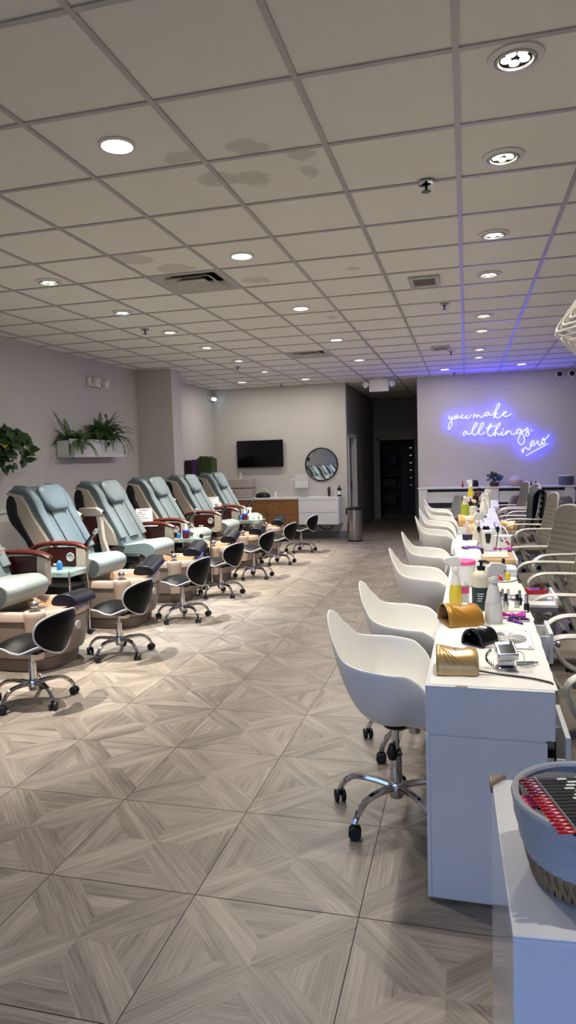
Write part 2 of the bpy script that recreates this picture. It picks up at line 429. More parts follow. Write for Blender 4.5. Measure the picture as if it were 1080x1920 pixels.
# ---------------- pedicure stool
def seat_z(x, y): return .43 + interp([(-.24, .05), (-.16, .008), (-.05, -.022), (.08, .012), (.14, .010), (.23, -.035)], x) - .25 * y * y - .025
def seat_rim(k, n):
    a = 2 * PI * k / n; c, s = math.cos(a), math.sin(a)
    x = .215 * math.copysign(abs(c) ** .8, c); w = .205 if x > 0 else .205 - .09 * (x / .215) ** 2
    return x, w * math.copysign(abs(s) ** .8, s)
def make_stool():
    t = thing('pedicure_stool', 'x', 'stool', group='black rolling stools at the foot basins')
    n = 32
    def top(u, v):
        x, y = seat_rim(u * n, n); x *= v; y *= v
        return (x, y, seat_z(x, y) + .032 * (1 - v ** 3))
    def bot(u, v):
        x, y = seat_rim(u * n, n); x *= v; y *= v
        return (x, y, seat_z(x, y) - .036 * (1 - v ** 4))
    M().grid(lambda u, v: top(u, 1 - v * .995), n, 9, True).build('seat_cushion', 'black_leather', t, sub=1)
    M().grid(lambda u, v: bot(u, .005 + v * .995), n, 8, True).build('seat_pan', 'black_plastic', t, sub=1)
    rim = [seat_rim(k, n) for k in range(n)]
    M().tube([(x, y, seat_z(x, y)) for x, y in rim], .0065, 6, True).build('seat_piping', 'piping', t)
    # wing-shaped backrest behind the seat
    def bo(k, n):                                # outline (y, z) of the wing
        tab = [(0, -.055), (.075, -.035), (.145, .005), (.195, .06), (.212, .12), (.195, .18), (.135, .213), (.06, .226), (0, .228)]
        half = cr([(y, z, 0) for y, z in tab], 4)
        pts = [(p.x, p.y) for p in half] + [(-p.x, p.y) for p in reversed(half[1:-1])]
        return pts
    O = bo(0, 0)
    def warp(y, z, d): return (-.235 - .22 * max(0, z) + 1.6 * y * y + d, y, .405 + z)
    cy, cz = 0, .12
    for nm, d, bulge in (('back_cushion', .012, .02), ('back_panel', -.012, -.02)):
        m = M(); nn = len(O)
        m.grid(lambda u, v: warp(cy + (O[int(round(u * nn)) % nn][0] - cy) * (1 - v * .98), cz + (O[int(round(u * nn)) % nn][1] - cz) * (1 - v * .98), d * 0 + (d + bulge) * (1 - (1 - v) ** 3)), nn, 8, True)
        m.build(nm, 'black_leather', t, sub=1)
    M().tube([warp(y, z, 0) for y, z in O], .0065, 6, True).build('back_piping', 'piping', t)
    M().tube(cr([(-.08, 0, .355), (-.18, 0, .355), (-.225, 0, .375), (-.245, 0, .44)], 4), [.03] * 5 + [.022] * 8, 8, flat=.35).build('back_bracket', 'black_plastic', t)
    M().box(-.10, .09, -.07, .07, .34, .367).cyl((-.05, -.06, .35), (-.06, -.2, .343), .007, n=8).build('tilt_mechanism', 'black_plastic', t, bevel=.006)
    star_base(t, .265, .125, .345, .024, 10, wheel=.027)
    return t
# ---------------- pedicure spa chair (forward = +x)
def make_spa(near='down', far='down', remote=True):
    t = thing('pedicure_chair', 'x', 'pedicure chair', group='pale blue pedicure spa chairs along the wall')
    cushion_back = [(-.336, 1.352), (-.26, 1.382), (-.15, 1.355), (-.055, 1.25), (.0, 1.12), (.12, .91), (.21, .74), (.24, .64), (.12, .64), (.067, .80), (-.056, 1.0), (-.108, 1.12), (-.13, 1.21), (-.2, 1.29), (-.338, 1.32)]
    M().prism(cushion_back, -.30, .30).build('back_cushion', 'sage', t, bevel=.022, seg=3)
    # raised side bolsters and centre panel on the front face
    front = [(-.15, 1.345), (-.055, 1.24), (.0, 1.115), (.12, .905), (.21, .74)]
    for s in (-1, 1):
        m = M(); pts = cr([(x, s * .255, z) for x, z in [(-.28, 1.36)] + front], 4)
        m.tube(pts, [.055] * len(pts), 10, flat=.75).build('back_bolster', 'sage', t)
    M().tube(cr([(x + .012, 0, z + .004) for x, z in front[1:]], 4), .11, 12, flat=.18).build('back_panel', 'sage', t)
    M().prism([(-.342, 1.338), (-.172, 1.301), (-.108, 1.197), (-.056, 1.093), (.067, .911), (.121, .834), (.17, .66), (.0, .66), (-.042, .771), (-.137, .937), (-.232, 1.12), (-.237, 1.224), (-.263, 1.287), (-.342, 1.312)], -.325, .325).build('side_shell', 'beige_shell', t, bevel=.012)
    M().prism(cr_poly([(-.335, 1.305), (-.27, 1.27), (-.245, 1.22), (-.24, 1.12), (-.145, .937), (-.05, .772), (-.01, .62), (-.05, .62), (-.175, .86), (-.31, 1.016), (-.35, 1.095), (-.368, 1.2)]), -.31, .31).build('back_shell', 'black_plastic', t, bevel=.02)
    # headrest pillow
    hp = M(); P = rrect(.42, .29, .09, 5)
    base = Vector((-.065, 0, 1.245)); up = Vector((-.115, 0, .23)).normalized(); no = Vector((up.z, 0, -up.x)); sd = Vector((0, 1, 0))
    rings = []
    for k, d in ((.80, -.02), (1, .0), (1, .035), (.9, .055), (.6, .066)):
        rings.append([base + sd * (p[0] * k * (1 - .22 * max(0, -p[1] / .135))) + up * p[1] * k + no * (d + .018) for p in P])
    hp.loft(rings).build('headrest', 'sage', t, bevel=.004)
    # seat
    seat = [(.05, .60), (.10, .655), (.30, .672), (.47, .69), (.55, .675), (.60, .63), (.595, .56), (.55, .505), (.50, .50), (.44, .55), (.20, .56)]
    M().prism(cr_poly(seat, 3), -.275, .275).build('seat_cushion', 'sage_seat', t, bevel=.03, seg=4)
    M().box(-.05, .42, -.24, .24, .12, .575).box(.0, .5, -.20, .20, .0, .14).build('seat_base', 'black_plastic', t, bevel=.02)
    M().box(-.12, .44, -.33, .33, .47, .56).build('seat_frame', 'black_plastic', t, bevel=.02)
    for s, st in ((-1, near), (1, far)):
        y0 = s * .345; y1 = s * .415
        a, b = min(y0, y1), max(y0, y1)
        if st == 'down':
            wd = cr([(-.07, s * .38, .775), (.03, s * .38, .825), (.178, s * .38, .848), (.35, s * .38, .848), (.46, s * .38, .835), (.56, s * .38, .80)], 4)
            ar = M(); ar.tube(wd, [.036 + .008 * math.sin(PI * i / len(wd)) for i in range(len(wd))], 10, flat=.55)
            arm = ar.build('armrest', 'arm_wood', t)
            pn = M().prism(rrect(.34, .18, .07, 5, .29, .722), a + .006, b - .006).build('side_panel', 'maroon', t, bevel=.008)
            yo = s * .413
            M().tube([(.385 + .036 * math.cos(k * PI / 10), yo, .722 + .036 * math.sin(k * PI / 10)) for k in range(20)], .008, 6, True).build('cup_ring', 'grey_ring', pn)
            M().cyl((.385, yo - s * .004, .722), (.385, yo + s * .001, .722), .033).build('ring_disc', 'task_grey', pn)
            M().box(.20, .27, min(yo, yo + s * .002), max(yo, yo + s * .002), .642, .66).build('name_plate', 'paper', pn)
            M().prism([(.445, .82), (.545, .80), (.535, .565), (.46, .548), (.39, .556), (.39, .60), (.44, .64)], a, b).build('arm_post', 'beige_post', t, bevel=.012)
            M().prism(cr_poly([(.06, .70), (.12, .635), (.2, .60), (.39, .60), (.39, .555), (.2, .555), (.08, .61), (.02, .68)], 2), a + .004, b - .004).build('arm_skirt', 'beige_post', t, bevel=.01)
            if s < 0 and remote:
                rm = M(); rm.at((.53, -.37, .83), ry=-48).box(0, .17, -.03, .03, -.008, .014)
                r_ = rm.build('remote_control', 'black_plastic', t, bevel=.006)
                M().at((.53, -.37, .83), ry=-48).box(.145, .20, -.032, .032, -.009, .017).build('remote_cap', 'silver', r_, bevel=.006)
                M().tube(cr([(.5, -.37, .79), (.54, -.375, .80), (.56, -.37, .85)], 4), .01, 6).build('remote_stalk', 'steel', r_)
        else:
            M().prism([(-.25, 1.10), (-.03, 1.105), (.03, 1.07), (.045, 1.04), (.03, 1.0), (-.25, 1.0)], a, b).build('raised_arm', 'beige_post', t, bevel=.014)
            M().prism([(-.035, 1.01), (.025, 1.01), (.045, .76), (.10, .58), (.02, .58), (-.015, .76)], a + .004, b - .004).build('arm_post', 'beige_post', t, bevel=.01)
            M().cyl((.04, s * .38, 1.045), (.065, s * .38, 1.05), .013).build('pivot_knob', 'black_plastic', t, bevel=.003)
            M().prism(rrect(.17, .34, .07, 5, -.13, .84), a + .012, b - .012).build('side_panel', 'maroon', t, bevel=.008)
            M().box(-.22, .02, a + .02, b - .02, .56, .7).build('hinge_block', 'black_plastic', t, bevel=.01)
    # ---- foot basin
    bx, by = .62, .06
    def outline(k, sx=1, front=.39, back=-.34, w=.37):
        pts = []
        for i in range(k):
            a = 2 * PI * i / k; c, s = math.cos(a), math.sin(a)
            x = front * abs(c) ** .8 if c > 0 else back * abs(c) ** .45
            y = w * math.copysign(abs(s) ** (.75 if c > 0 else .5), s)
            pts.append((x, y))
        return pts
    O = outline(44); cx, cy_ = bx, by
    def ring(sc, z, dx=0): return [(cx + dx + p[0] * sc, cy_ + p[1] * sc, z) for p in O]
    M().loft([ring(.80, 0, -.03), ring(.82, .05, -.03), ring(.83, .10, -.03)]).build('basin_foot', 'taupe_dark', t, bevel=.006)
    M().loft([ring(.80, .10, -.03), ring(.90, .11, -.02), ring(.955, .25), ring(.965, .405)]).build('basin_body', 'taupe', t, bevel=.01)
    rim = M().loft([ring(.97, .40), ring(1.0, .41), ring(1.0, .462), ring(.975, .475), ring(.86, .475), ring(.83, .462), ring(.80, .44)], caps=False)
    rim.build('basin_rim', 'basin_rim', t)
    M().loft([ring(.84, .466), ring(.80, .44), ring(.72, .30), ring(.55, .27)], caps=False).loft([ring(.55, .27), ring(.02, .268)], caps=False).build('basin_bowl', 'basin_in', t)
    # faucet boss on the near front corner
    fx, fy = bx + .20, by - .31
    M().lathe([(.055, .12), (.07, .25), (.082, .44), (.085, .472), (.078, .484), (0, .484)], c=(fx, fy, 0), n=20).build('faucet_boss', 'basin_rim', t)
    fa = M().lathe([(.046, .484), (.046, .49), (.02, .496), (.02, .51), (.03, .522), (.031, .54), (.02, .556), (0, .558)], c=(fx, fy, 0), n=14).sphere((fx, fy, .535), .032, 12, 8)
    fb = fa.build('faucet', 'steel', t)
    M().cyl((fx, fy, .54), (fx + .05, fy + .03, .545), .008, n=8).build('faucet_lever', 'chrome', fb)
    M().cyl((bx + .425, by - .1, .34), (bx + .44, by - .1, .34), .035).build('basin_badge', 'grey_ring', t, bevel=.004)
    # arched splash panel behind the bowl
    ar = []
    for i in range(17):
        a = PI * i / 16; ar.append((by + .36 * math.cos(a), .30 + .33 * math.sin(a)))
    M().prism([(by + .36, .05)] + ar + [(by - .36, .05)], bx - .36, bx - .29, 'x').build('splash_panel', 'taupe_dark', t, bevel=.02)
    M().lathe([(0, 0), (.028, 0), (.03, .02), (.022, .035), (.012, .045), (0, .045)], n=12).build('jet_nozzle', 'paper', t, loc=(bx - .25, by + .16, .475))
    return t
def foot_pad(t, tilt, lift):
    """black foot cushion on a chrome strut"""
    m = M().at((.93, .12, .53 + lift), rx=tilt, rz=8)
    m.prism(cr_poly([(-.09, -.03), (-.085, .03), (-.03, .06), (.05, .055), (.095, .015), (.09, -.03)], 3), -.20, .20)
    p = m.build('foot_cushion', 'navy_leather', t, bevel=.018, seg=3)
    M().tube([(.93, .10, .46), (.94, .16, .52), (.93, .12, .53 + lift)], .012, 8).tube([(.99, .02, .47), (.99, .2, .50 + lift * .5)], .009, 8).build('cushion_strut', 'chrome', p)
def cr_poly(P, k=2): return [(p.x, p.y) for p in cr([(a, b, 0) for a, b in P], k, True)]
# ---------------- mesh task chair (forward = +x)
def make_task():
    t = thing('task_chair', 'x', 'office chair', group='grey mesh task chairs along the desks')
    def st(u, v):
        x = -.20 + .44 * u; y = (v - .5) * .48
        e = max(abs(u - .5), abs(v - .5)) * 2
        return (x, y, .47 + .025 * (1 - e ** 4) - (.03 * max(0, (u - .75) / .25) ** 2))
    M().grid(st, 13, 13).build('seat', 'task_fabric', t, solid=.05, off=-1, bevel=.012)
    M().box(-.18, .2, -.2, .2, .40, .43).build('seat_pan', 'task_grey', t, bevel=.01)
    def bk(u, v):
        z = .50 + .58 * v; w = .24 * (1 - .14 * v) * (1 - .2 * max(0, .25 - v)) * (1 - .25 * max(0, (v - .86) / .14) ** 2.2)
        y = (u - .5) * 2 * w
        z += (.02 * (1 - (2 * u - 1) ** 2) if v > .9 else 0) * (v - .9) * 10
        x = -.175 - .12 * v + .0022 * math.sin(v * 75) * (1 if .1 < v < .8 else 0) - .03 * math.sin(v * PI * .9) + .6 * y * y
        return (x, y, z)
    M().grid(bk, 13, 49).build('backrest', 'task_mesh', t, solid=.018, bevel=.004)
    rim = [bk(u / 12, 0) for u in range(13)] + [bk(1, v / 16) for v in range(1, 17)] + [bk(1 - u / 12, 1) for u in range(1, 13)] + [bk(0, 1 - v / 16) for v in range(1, 16)]
    fr = M().tube([(x - .008, y, z) for x, y, z in rim], .013, 8, True)
    f = fr.build('back_frame', 'task_grey', t)
    for k in range(7):
        v = .16 + .12 * k
        M().tube([(bk(u / 8, v)[0] - .03 - .012 * math.sin(PI * u / 8), bk(u / 8, v)[1], bk(u / 8, v)[2]) for u in range(9)], .011, 6, flat=1.6).build('back_slat', 'task_grey', f)
    M().tube(cr([(-.08, 0, .41), (-.19, 0, .42), (-.235, 0, .50), (-.27, 0, .72)], 4), .03, 8, flat=.5).build('back_bracket', 'task_grey', t)
    for s in (-1, 1):
        y = s * .275
        pts = cr([(-.29, y * .88, .70), (-.16, y, .705), (.05, y, .71), (.15, y, .70), (.212, y, .655), (.205, y, .59), (.13, y * .97, .46), (.06, y * .85, .41)], 4)
        ar = M().tube(pts, .028, 8, flat=.42).build('armrest', 'white_arm', t)
        M().tube(cr([(.03, y, .70), (-.03, y * .98, .56), (-.10, y * .85, .41)], 4), .016, 8).build('arm_strut', 'task_grey', ar)
        M().box(-.33, -.27, y * .88 - .018, y * .88 + .018, .675, .72).build('arm_bracket', 'black_plastic', ar, bevel=.006)
    star_base(t, .30, .11, .40, .027, 30, metal='task_grey')
    return t
# ---------------- armless shell chair at the ledge
def make_side_chair():
    t = thing('shell_side_chair', 'x', 'chair', group='shell chairs in painted backlit grey against the slatted ledge')
    def fn(u, v):
        y = (u - .5) * 2
        prof = cr([(.24, .44, 0), (.20, .455, 0), (0, .43, 0), (-.16, .44, 0), (-.21, .52, 0), (-.25, .70, 0), (-.28, .86, 0)], 4)
        k = v * (len(prof) - 1); i = min(int(k), len(prof) - 2); p = prof[i].lerp(prof[i + 1], k - i)
        w = interp([(0, .20), (.25, .23), (.55, .235), (.8, .22), (.93, .19), (1, .15)], v)
        return (p.x + .10 * y * y * (1 if v > .5 else v * 2), y * w, p.y + (.05 * y * y if v < .55 else 0))
    M().grid(fn, 13, 25).build('shell', 'backlit_shell', t, solid=.012)
    for sx in (-1, 1):
        for sy in (-1, 1):
            M().tube([(sx * .12, sy * .11, .42), (sx * .2, sy * .2, 0)], [.014, .011], 8).build('leg', 'steel', t)
    M().tube([(.12, .11, .415), (.12, -.11, .415), (-.12, -.11, .415), (-.12, .11, .415)], .01, 6, True).build('under_frame', 'steel', t)
    return t
# ================================================================== placing the furniture
wc = None
for i, (x, y, rz, zs) in enumerate([(-.312, 2.95, 0, 0), (-.285, 3.68, -1, 0), (-.275, 5.08, 2, 0), (-.285, 6.2, 0, 0), (-.28, 7.82, 1, 0), (-.30, 8.85, -2, 0), (-.28, 9.62, 0, 0), (-.36, 10.95, 0, 0)]):
    lab = ['white shell armchair with chrome base in full view at the near end of the desks', 'white shell armchair directly behind the one whose chrome base shows', 'third white shell armchair counting from the near end of the desks', 'fourth white shell armchair counting from the near end of the desks',
           'fifth white shell armchair counting from the near end of the desks', 'sixth white shell armchair counting from the near end of the desks', 'seventh white shell armchair, second from the far end of the desks', 'white shell armchair at the far end of the desks, just before the slatted ledge'][i]
    if wc is None: wc = o = make_white_chair(0); o.location = (x, y, 0); o.rotation_euler = (0, 0, R(rz)); o['label'] = lab
    else: o = dup(wc, (x, y, 0), rz, lab)
st = None
SL = ['black pedicure stool standing at the front, its back towards the room', 'second black pedicure stool from the front, before the basin with the tilted foot cushion', 'third black pedicure stool counted from the front', 'fourth black pedicure stool, halfway along the row of seven',
      'fifth black pedicure stool counted from the front', 'sixth black pedicure stool counted from the front', 'black pedicure stool at the back end of the row, below the white vanity']
for i, (x, y, rz) in enumerate([(-2.84, 3.96, 177), (-2.81, 5.1, 175), (-2.79, 6.38, 173), (-2.83, 7.6, 166), (-2.80, 8.82, 172), (-2.79, 10.05, 172), (-2.75, 11.4, 172)]):
    if st is None: st = o = make_stool(); o.location = (x, y, 0); o.rotation_euler = (0, 0, R(rz)); o['label'] = SL[i]
    else: o = dup(st, (x, y, 0), rz, SL[i])
SX = -4.0
SPA = [(3.52, 'down', 'down', 0, 0, 'pedicure chair at the very front, only the edge of its basin in view'),
       (4.75, 'down', 'down', -4, -.02, 'pedicure chair at the front with only its seat, one armrest and basin in view'),
       (6.12, 'down', 'up', 9, .03, 'blue pedicure chair with lowered red armrest under the trailing pothos'),
       (7.33, 'up', 'down', 8, .04, 'pale green-blue pedicure chair with both raised armrests beside it, below the fern planter'),
       (8.58, 'down', 'up', 8, .04, 'pedicure chair in front of the wall just before the pillar'),
       (9.80, 'down', 'down', 4, 0, 'pedicure chair standing in front of the pillar'),
       (11.02, 'down', 'up', 8, .03, 'pedicure chair at the back end, beside the oak cabinet')]
proto = {}
for y, n, f, ti, li, lab in SPA:
    key = (n, f)
    if key not in proto: o = make_spa(n, f, True); proto[key] = o; o['label'] = lab
    else:
        o = dup(proto[key], (0, 0, 0), 0, lab)
        for ch in list(o.children):
            if ch.name.startswith('foot_cushion'):
                for g in list(ch.children): bpy.data.objects.remove(g)
                bpy.data.objects.remove(ch)
    o.location = (SX, y, 0); foot_pad(o, ti, li)
tk = None
TL = ['grey mesh task chair at the near end of the desks, cut off at its seat', 'second grey mesh task chair from the near end, beside the open drawer', 'third grey mesh task chair from the near end, beside the red carton',
      'fourth grey mesh task chair from the near end, its wide back turned to view', 'grey mesh task chair just in front of the one draped in a dark green jacket', 'grey task chair draped with a dark green jacket',
      'seventh grey task chair, slatted back in view beyond the jacket', 'eighth grey task chair, the last one before the ledge']
TP = [(.57, 3.13, 184), (.60, 4.12, 184), (.62, 5.46, 184), (.62, 6.40, 204), (.70, 8.5, 190), (.64, 9.75, 184), (.74, 11.0, 190), (.66, 11.85, 194)]
for i, (x, y, rz) in enumerate(TP):
    if tk is None: tk = o = make_task(); o.location = (x, y, 0); o.rotation_euler = (0, 0, R(rz)); o['label'] = TL[i]
    else: o = dup(tk, (x, y, 0), rz, TL[i])
sc = make_side_chair(); sc['label'] = 'shell side chair in painted backlit grey by the ledge near the dark doorway'; sc.location = (-.30, 12.5, 0); sc.rotation_euler = (0, 0, R(205))
dup(sc, (.62, 12.62, 0), 160, 'shell side chair in painted backlit grey by the ledge below the potted plant')
dup(sc, (1.5, 12.2, 0), 80, 'shell side chair in painted backlit grey by the ledge below the round speaker')
# jacket over the sixth task chair
jx, jy = TP[5][0], TP[5][1]
def jk(u, v):
    side = (u - .5) * 2; s = v * 1.5
    lean = jx + .155 + .12 * .9
    fold = .018 * math.sin(u * 23) * min(1, abs(s - .55) * 2) + .012 * math.sin(u * 41 + v * 3)
    yy = jy + side * (.27 + .03 * abs(s - .55))
    if s < .5: return (lean + .10 - .1 * s + fold - .20 + .16 * s, yy, .55 + 1.02 * s + .0)
    if s < .62: q = (s - .5) / .12; return (lean - .02 + .10 * q, yy, 1.06 + .045 * math.sin(q * PI) + fold * .3)
    return (lean + .09 - .02 * (s - .62) + fold, yy, 1.06 - .75 * (s - .62))
tag(M().grid(jk, 34, 30).build('jacket', 'dark_cloth', solid=.008, sub=1), 'dark green jacket hung over the back of a grey task chair', 'jacket')
# ------------------------------------------------------------------ manicure desks
def desk(y0, y1, z, label, drawers=True, first=False):
    x0 = -.146 + .0115 * (y0 - 2.375); L = y1 - y0
    t = thing('manicure_desk', label, 'desk', (x0, y0, 0), -.66, group='white manicure desks in a row')
    W = .425
    M().box(0, W, 0, L, z - .004, z).build('desktop', 'white_lam', t, bevel=.0015)
    ap = M().box(0, W, 0, .018, z - .168, z - .0042).box(0, W, L - .018, L, z - .168, z - .0042).box(0, .018, .018, L - .018, z - .168, z - .0042).box(W - .018, W, .018, .55 + (.28 if first else 0), z - .168, z - .0042).box(W - .018, W, .82 + (.28 if first else 0), L - .018, z - .168, z - .0042)
    ap.build('apron', 'white_lam', t, bevel=.002)
    for ya in (.002, L - .022):
        p = M().box(.0, .014, ya, ya + .02, .012, z - .176).box(.0145, W - .025, ya, ya + .02, .012, z - .176).box(.005, W - .03, ya + .003, ya + .017, z - .176, z - .168)
        p.build('end_panel', 'white_lam', t, bevel=.0015)
    M().box(.19, W - .03, .06, .45, .02, z - .18).build('drawer_unit', 'white_lam', t, bevel=.003)
    d0 = .08 if first else .0; q0 = .28 if first else 0
    dw = M().at((0, q0, 0)).box(W + d0 - .018, W + d0, .56, .81, z - .15, z - .012).box(W - .2 + d0, W + d0 - .018, .575, .585, z - .12, z - .03).box(W - .2 + d0, W + d0 - .018, .785, .795, z - .12, z - .03).box(W - .2 + d0, W + d0 - .018, .575, .795, z - .125, z - .115)
    d = dw.build('drawer', 'white_lam', t, bevel=.002)
    M().lathe([(.0, 0), (.006, 0), (.006, .012), (.014, .018), (.016, .028), (.008, .034), (0, .034)], n=14).build('knob', 'steel', d).matrix_local = Matrix.Translation((W + d0, .60 + q0, z - .07)) @ Matrix.Rotation(R(90), 4, 'Y')
    if first:
        q = M().box(W + .05, W + .068, .16, .50, .20, .565).box(W - .06, W + .05, .17, .18, .26, .48).box(W - .06, W + .05, .48, .49, .26, .48).box(W - .06, W + .05, .17, .49, .25, .26)
        q.build('side_drawer', 'white_lam', t, bevel=.002)
        M().lathe([(0, 0), (.004, 0), (.004, .004), (0, .005)], n=8).build('screw', 'steel', t, loc=(W + .02, .1, .5))
    return t
DL = ['white manicure desk at the near end with two gold nail lamps on top', 'second white manicure desk holding white nail lamps and bottles', 'third white manicure desk carrying the brush holder and purple box', 'fourth white manicure desk, slightly taller, with one gold nail lamp at its edge', 'white manicure desk at the far end beside the ledge']
D = [(2.375, 3.90, .78), (3.905, 5.45, .78), (5.455, 7.05, .78), (7.06, 9.2, .845), (9.23, 11.2, .85)]
for i, (a, b, z) in enumerate(D): desk(a, b, z, DL[i], first=(i == 0))
# ------------------------------------------------------------------ reception counter in front
ped = thing('reception_counter', 'glossy white counter block at the front with the swatch basket on top', 'counter', (0, 0, 0))
pc = [(.053, .89), (.56, .93), (.56, 1.36), (.041, 1.337)]
M().prism(pc, .0, .946, 'z').build('body', 'gloss_white', ped, bevel=.002)
M().prism(pc, .9465, .95, 'z').build('worktop', 'white_lam', ped, bevel=.0015)
M().prism([(.036, 1.342), (.07, 1.345), (.038, 1.30)], .935, .958, 'z').build('corner_guard', 'corner_guard', ped, bevel=.004)
M().prism([(.047, .883), (.075, .888), (.05, .91)], .2, .215, 'z').build('corner_pad', 'corner_guard', ped, bevel=.002)
# swatch basket
BX, BY, BZ = .178, 1.04, .95
bk_ = thing('storage_basket', 'round grey rope basket full of nail colour swatches on the white counter', 'basket', (BX, BY, BZ))
M().lathe([(.0, .0), (.080, .0), (.092, .02), (.098, .045), (.094, .046), (.088, .022), (.078, .006), (0, .006)], n=40).build('woven_base', 'seagrass', bk_)
br = M()
for k in range(44):
    a = 2 * PI * k / 44
    for e in (-1, 1):
        pts = [((.083 + .011 * q / 4 + .004) * math.cos(a + e * .10 * q / 4), (.083 + .011 * q / 4 + .004) * math.sin(a + e * .10 * q / 4), .004 + .040 * q / 4) for q in range(5)]
        br.tube(pts, .0038, 5)
br.build('braiding', 'seagrass', bk_)
prof = [(.097, .040), (.106, .07), (.113, .10), (.116, .116), (.113, .121), (.109, .116), (.105, .09), (.098, .06), (.09, .045)]
M().lathe(prof, n=48, caps=False).build('rope_wall', 'basket_rope', bk_)
rp = M()
for k in range(18):
    z = .044 + k * .0042; r = interp([(.04, .0985), (.07, .1068), (.10, .1135), (.13, .117)], z)
    rp.tube([((r - .0008) * math.cos(2 * PI * i / 48), (r - .0008) * math.sin(2 * PI * i / 48), z) for i in range(48)], .0026, 6, True)
rp.build('rope_coil', 'basket_rope', bk_)
M().tube([(.1125 * math.cos(2 * PI * i / 48), .1125 * math.sin(2 * PI * i / 48), .121) for i in range(48)], .006, 8, True).build('rim', 'basket_rope', bk_)
def swatches(label, loc, rz, n, tipmat, step=.0098, stick=.075, ry=0, grp='nail colour swatch strips in the basket'):
    t = thing('swatch_strip', label, 'nail swatch strip', loc, rz, group=grp); t.rotation_euler = (0, R(ry), R(rz))
    M().box(.018, .022 + stick, -.004, n * step + .002, -.003, -.001).build('backing', 'black_plastic', t)
    M().box(.016, .0185, -.004, n * step + .002, -.004, .006).build('clear_edge', 'clear', t)
    for k in range(n):
        y = k * step
        s = M().box(.012, .02 + stick, y + .0008, y + step - .0012, -.001, .0025).build('stick', 'black_plastic', t)
        tm = tipmat if isinstance(tipmat, str) else tipmat[min(len(tipmat) - 1, k * len(tipmat) // n)]
        m = M(); yc = y + step / 2
        m.loft([[(x, yc + w * math.cos(a), .0015 + h * max(0, math.sin(a))) for a in [PI * q / 6 for q in range(7)]] for x, w, h in ((.016, .0036, .003), (.005, .0044, .0038), (-.004, .0042, .003), (-.0075, .0026, .0014))])
        m.build('nail_tip', tm, s)
        M().box(.05 + .006 * (k % 3), .064 + .006 * (k % 3), y + .002, y + step - .0024, .0026, .003).build('paper_label', 'paper', s)
    return t
swatches('strip of dark to bright red nail swatches across the basket', (.120, .922, 1.074), 15, 16, ['nail_red', 'nail_red', 'nail_red', 'nail_dark_red', 'nail_dark_red'])
swatches('strip of pale teal nail swatches at the back of the basket', (.205, 1.0, 1.068), 24, 12, 'nail_teal')
swatches('short strip of hot pink nail swatches under the red strip', (.085, 1.005, 1.062), 25, 4, 'pink', stick=.02)
swatches('strip of black swatches showing its paper labels beside the red strip', (.165, .945, 1.070), 16, 14, 'black_plastic')
# ================================================================== things on the walls and at the back
def box_thing(name, label, cat, x0, x1, y0, y1, z0, z1, m, bevel=.004, group=None):
    return tag(M().box(x0, x1, y0, y1, z0, z1).build(name, m, bevel=bevel), label, cat, group)
def planter(y0, y1, label):
    t = thing('planter_box', label, 'planter box', (-5.1, y0, 1.69)); L = y1 - y0
    M().box(0, .20, 0, L, 0, .015).box(.185, .2, 0, L, .015, .215).box(0, .2, 0, .015, .015, .215).box(0, .2, L - .015, L, .015, .215).box(.0, .012, 0, L, .015, .215).build('box', 'white_trim', t, bevel=.002)
    M().prism([(.2, 0), (.212, 0), (.208, .02), (.2, .03)], -.005, L + .005).prism([(.2, .195), (.222, .225), (.222, .235), (.19, .235), (.19, .215)], -.008, L + .008).build('moulding', 'white_trim', t)
    M().box(.012, .185, .015, L - .015, .15, .165).build('soil', 'soil', t)
    return t
planter(7.86, 9.33, 'long white wall planter box holding two ferns'); planter(5.1, 6.75, 'white wall planter box with pothos trailing over its end')
def frond(m, p0, az, L, up, droop, rnd, n=18, lw=.05):
    pts = []; p = Vector(p0); e = up
    for i in range(n + 1):
        pts.append(p.copy()); e -= droop / n
        p = p + Vector((math.cos(az) * math.cos(e), math.sin(az) * math.cos(e), math.sin(e))) * (L / n)
    m.tube(pts, [.003 * (1 - .7 * i / n) for i in range(n + 1)], 4)
    for i in range(2, n):
        t = (pts[i + 1] - pts[i - 1]).normalized(); s = t.cross(Vector((0, 0, 1)))
        s = s.normalized() if s.length > .01 else Vector((1, 0, 0))
        k = lw * math.sin(PI * (.12 + .86 * i / n)) ** .7
        for e_ in (-1, 1):
            a = pts[i]; tip = a + s * e_ * k + t * k * .35 + Vector((0, 0, -.25 * k + rnd.uniform(-.006, .006)))
            w = t * .0075
            m.add([a - w * .6, a + s * e_ * k * .5 - w * 1.2 + t * k * .1, tip, a + s * e_ * k * .5 + w * 1.3 + t * k * .2, a + w * .6], [(0, 1, 2, 3, 4)])
def clampx(m, x=-5.085):
    m.v = [(max(a, x), b, c) for a, b, c in m.v]
rnd = random.Random(11)
f1 = thing('boston_fern', 'lighter loose fern at the end of the long planter nearer the pothos', 'fern', (-4.99, 8.10, 1.84))
m = M(); m2 = M()
for k in range(34):
    frond(m, (rnd.uniform(-.03, .03), rnd.uniform(-.08, .16), .03), rnd.uniform(-2.6, 2.6), rnd.uniform(.28, .52), rnd.uniform(.5, 1.25), rnd.uniform(1.2, 2.3), rnd, lw=.042)
for az, L, up, dr in ((-1.7, .52, 1.0, .2), (-1.5, .45, .55, .3), (-1.3, .42, .9, .1), (-1.0, .5, .3, 1.6), (.3, .5, .4, 1.9)): frond(m, (0, -.05, .03), az, L, up, dr, rnd, lw=.045)
clampx(m, -.09); m.build('foliage', 'fern_leaf', f1, smooth=0)
M().lathe([(.0, -.01), (.075, -.01), (.085, .08), (0, .08)], n=18).build('pot', 'terracotta', f1)
f2 = thing('hanging_fern', 'dense dark fern with a black pot hook, near the pillar', 'fern', (-4.98, 8.85, 1.85))
m = M()
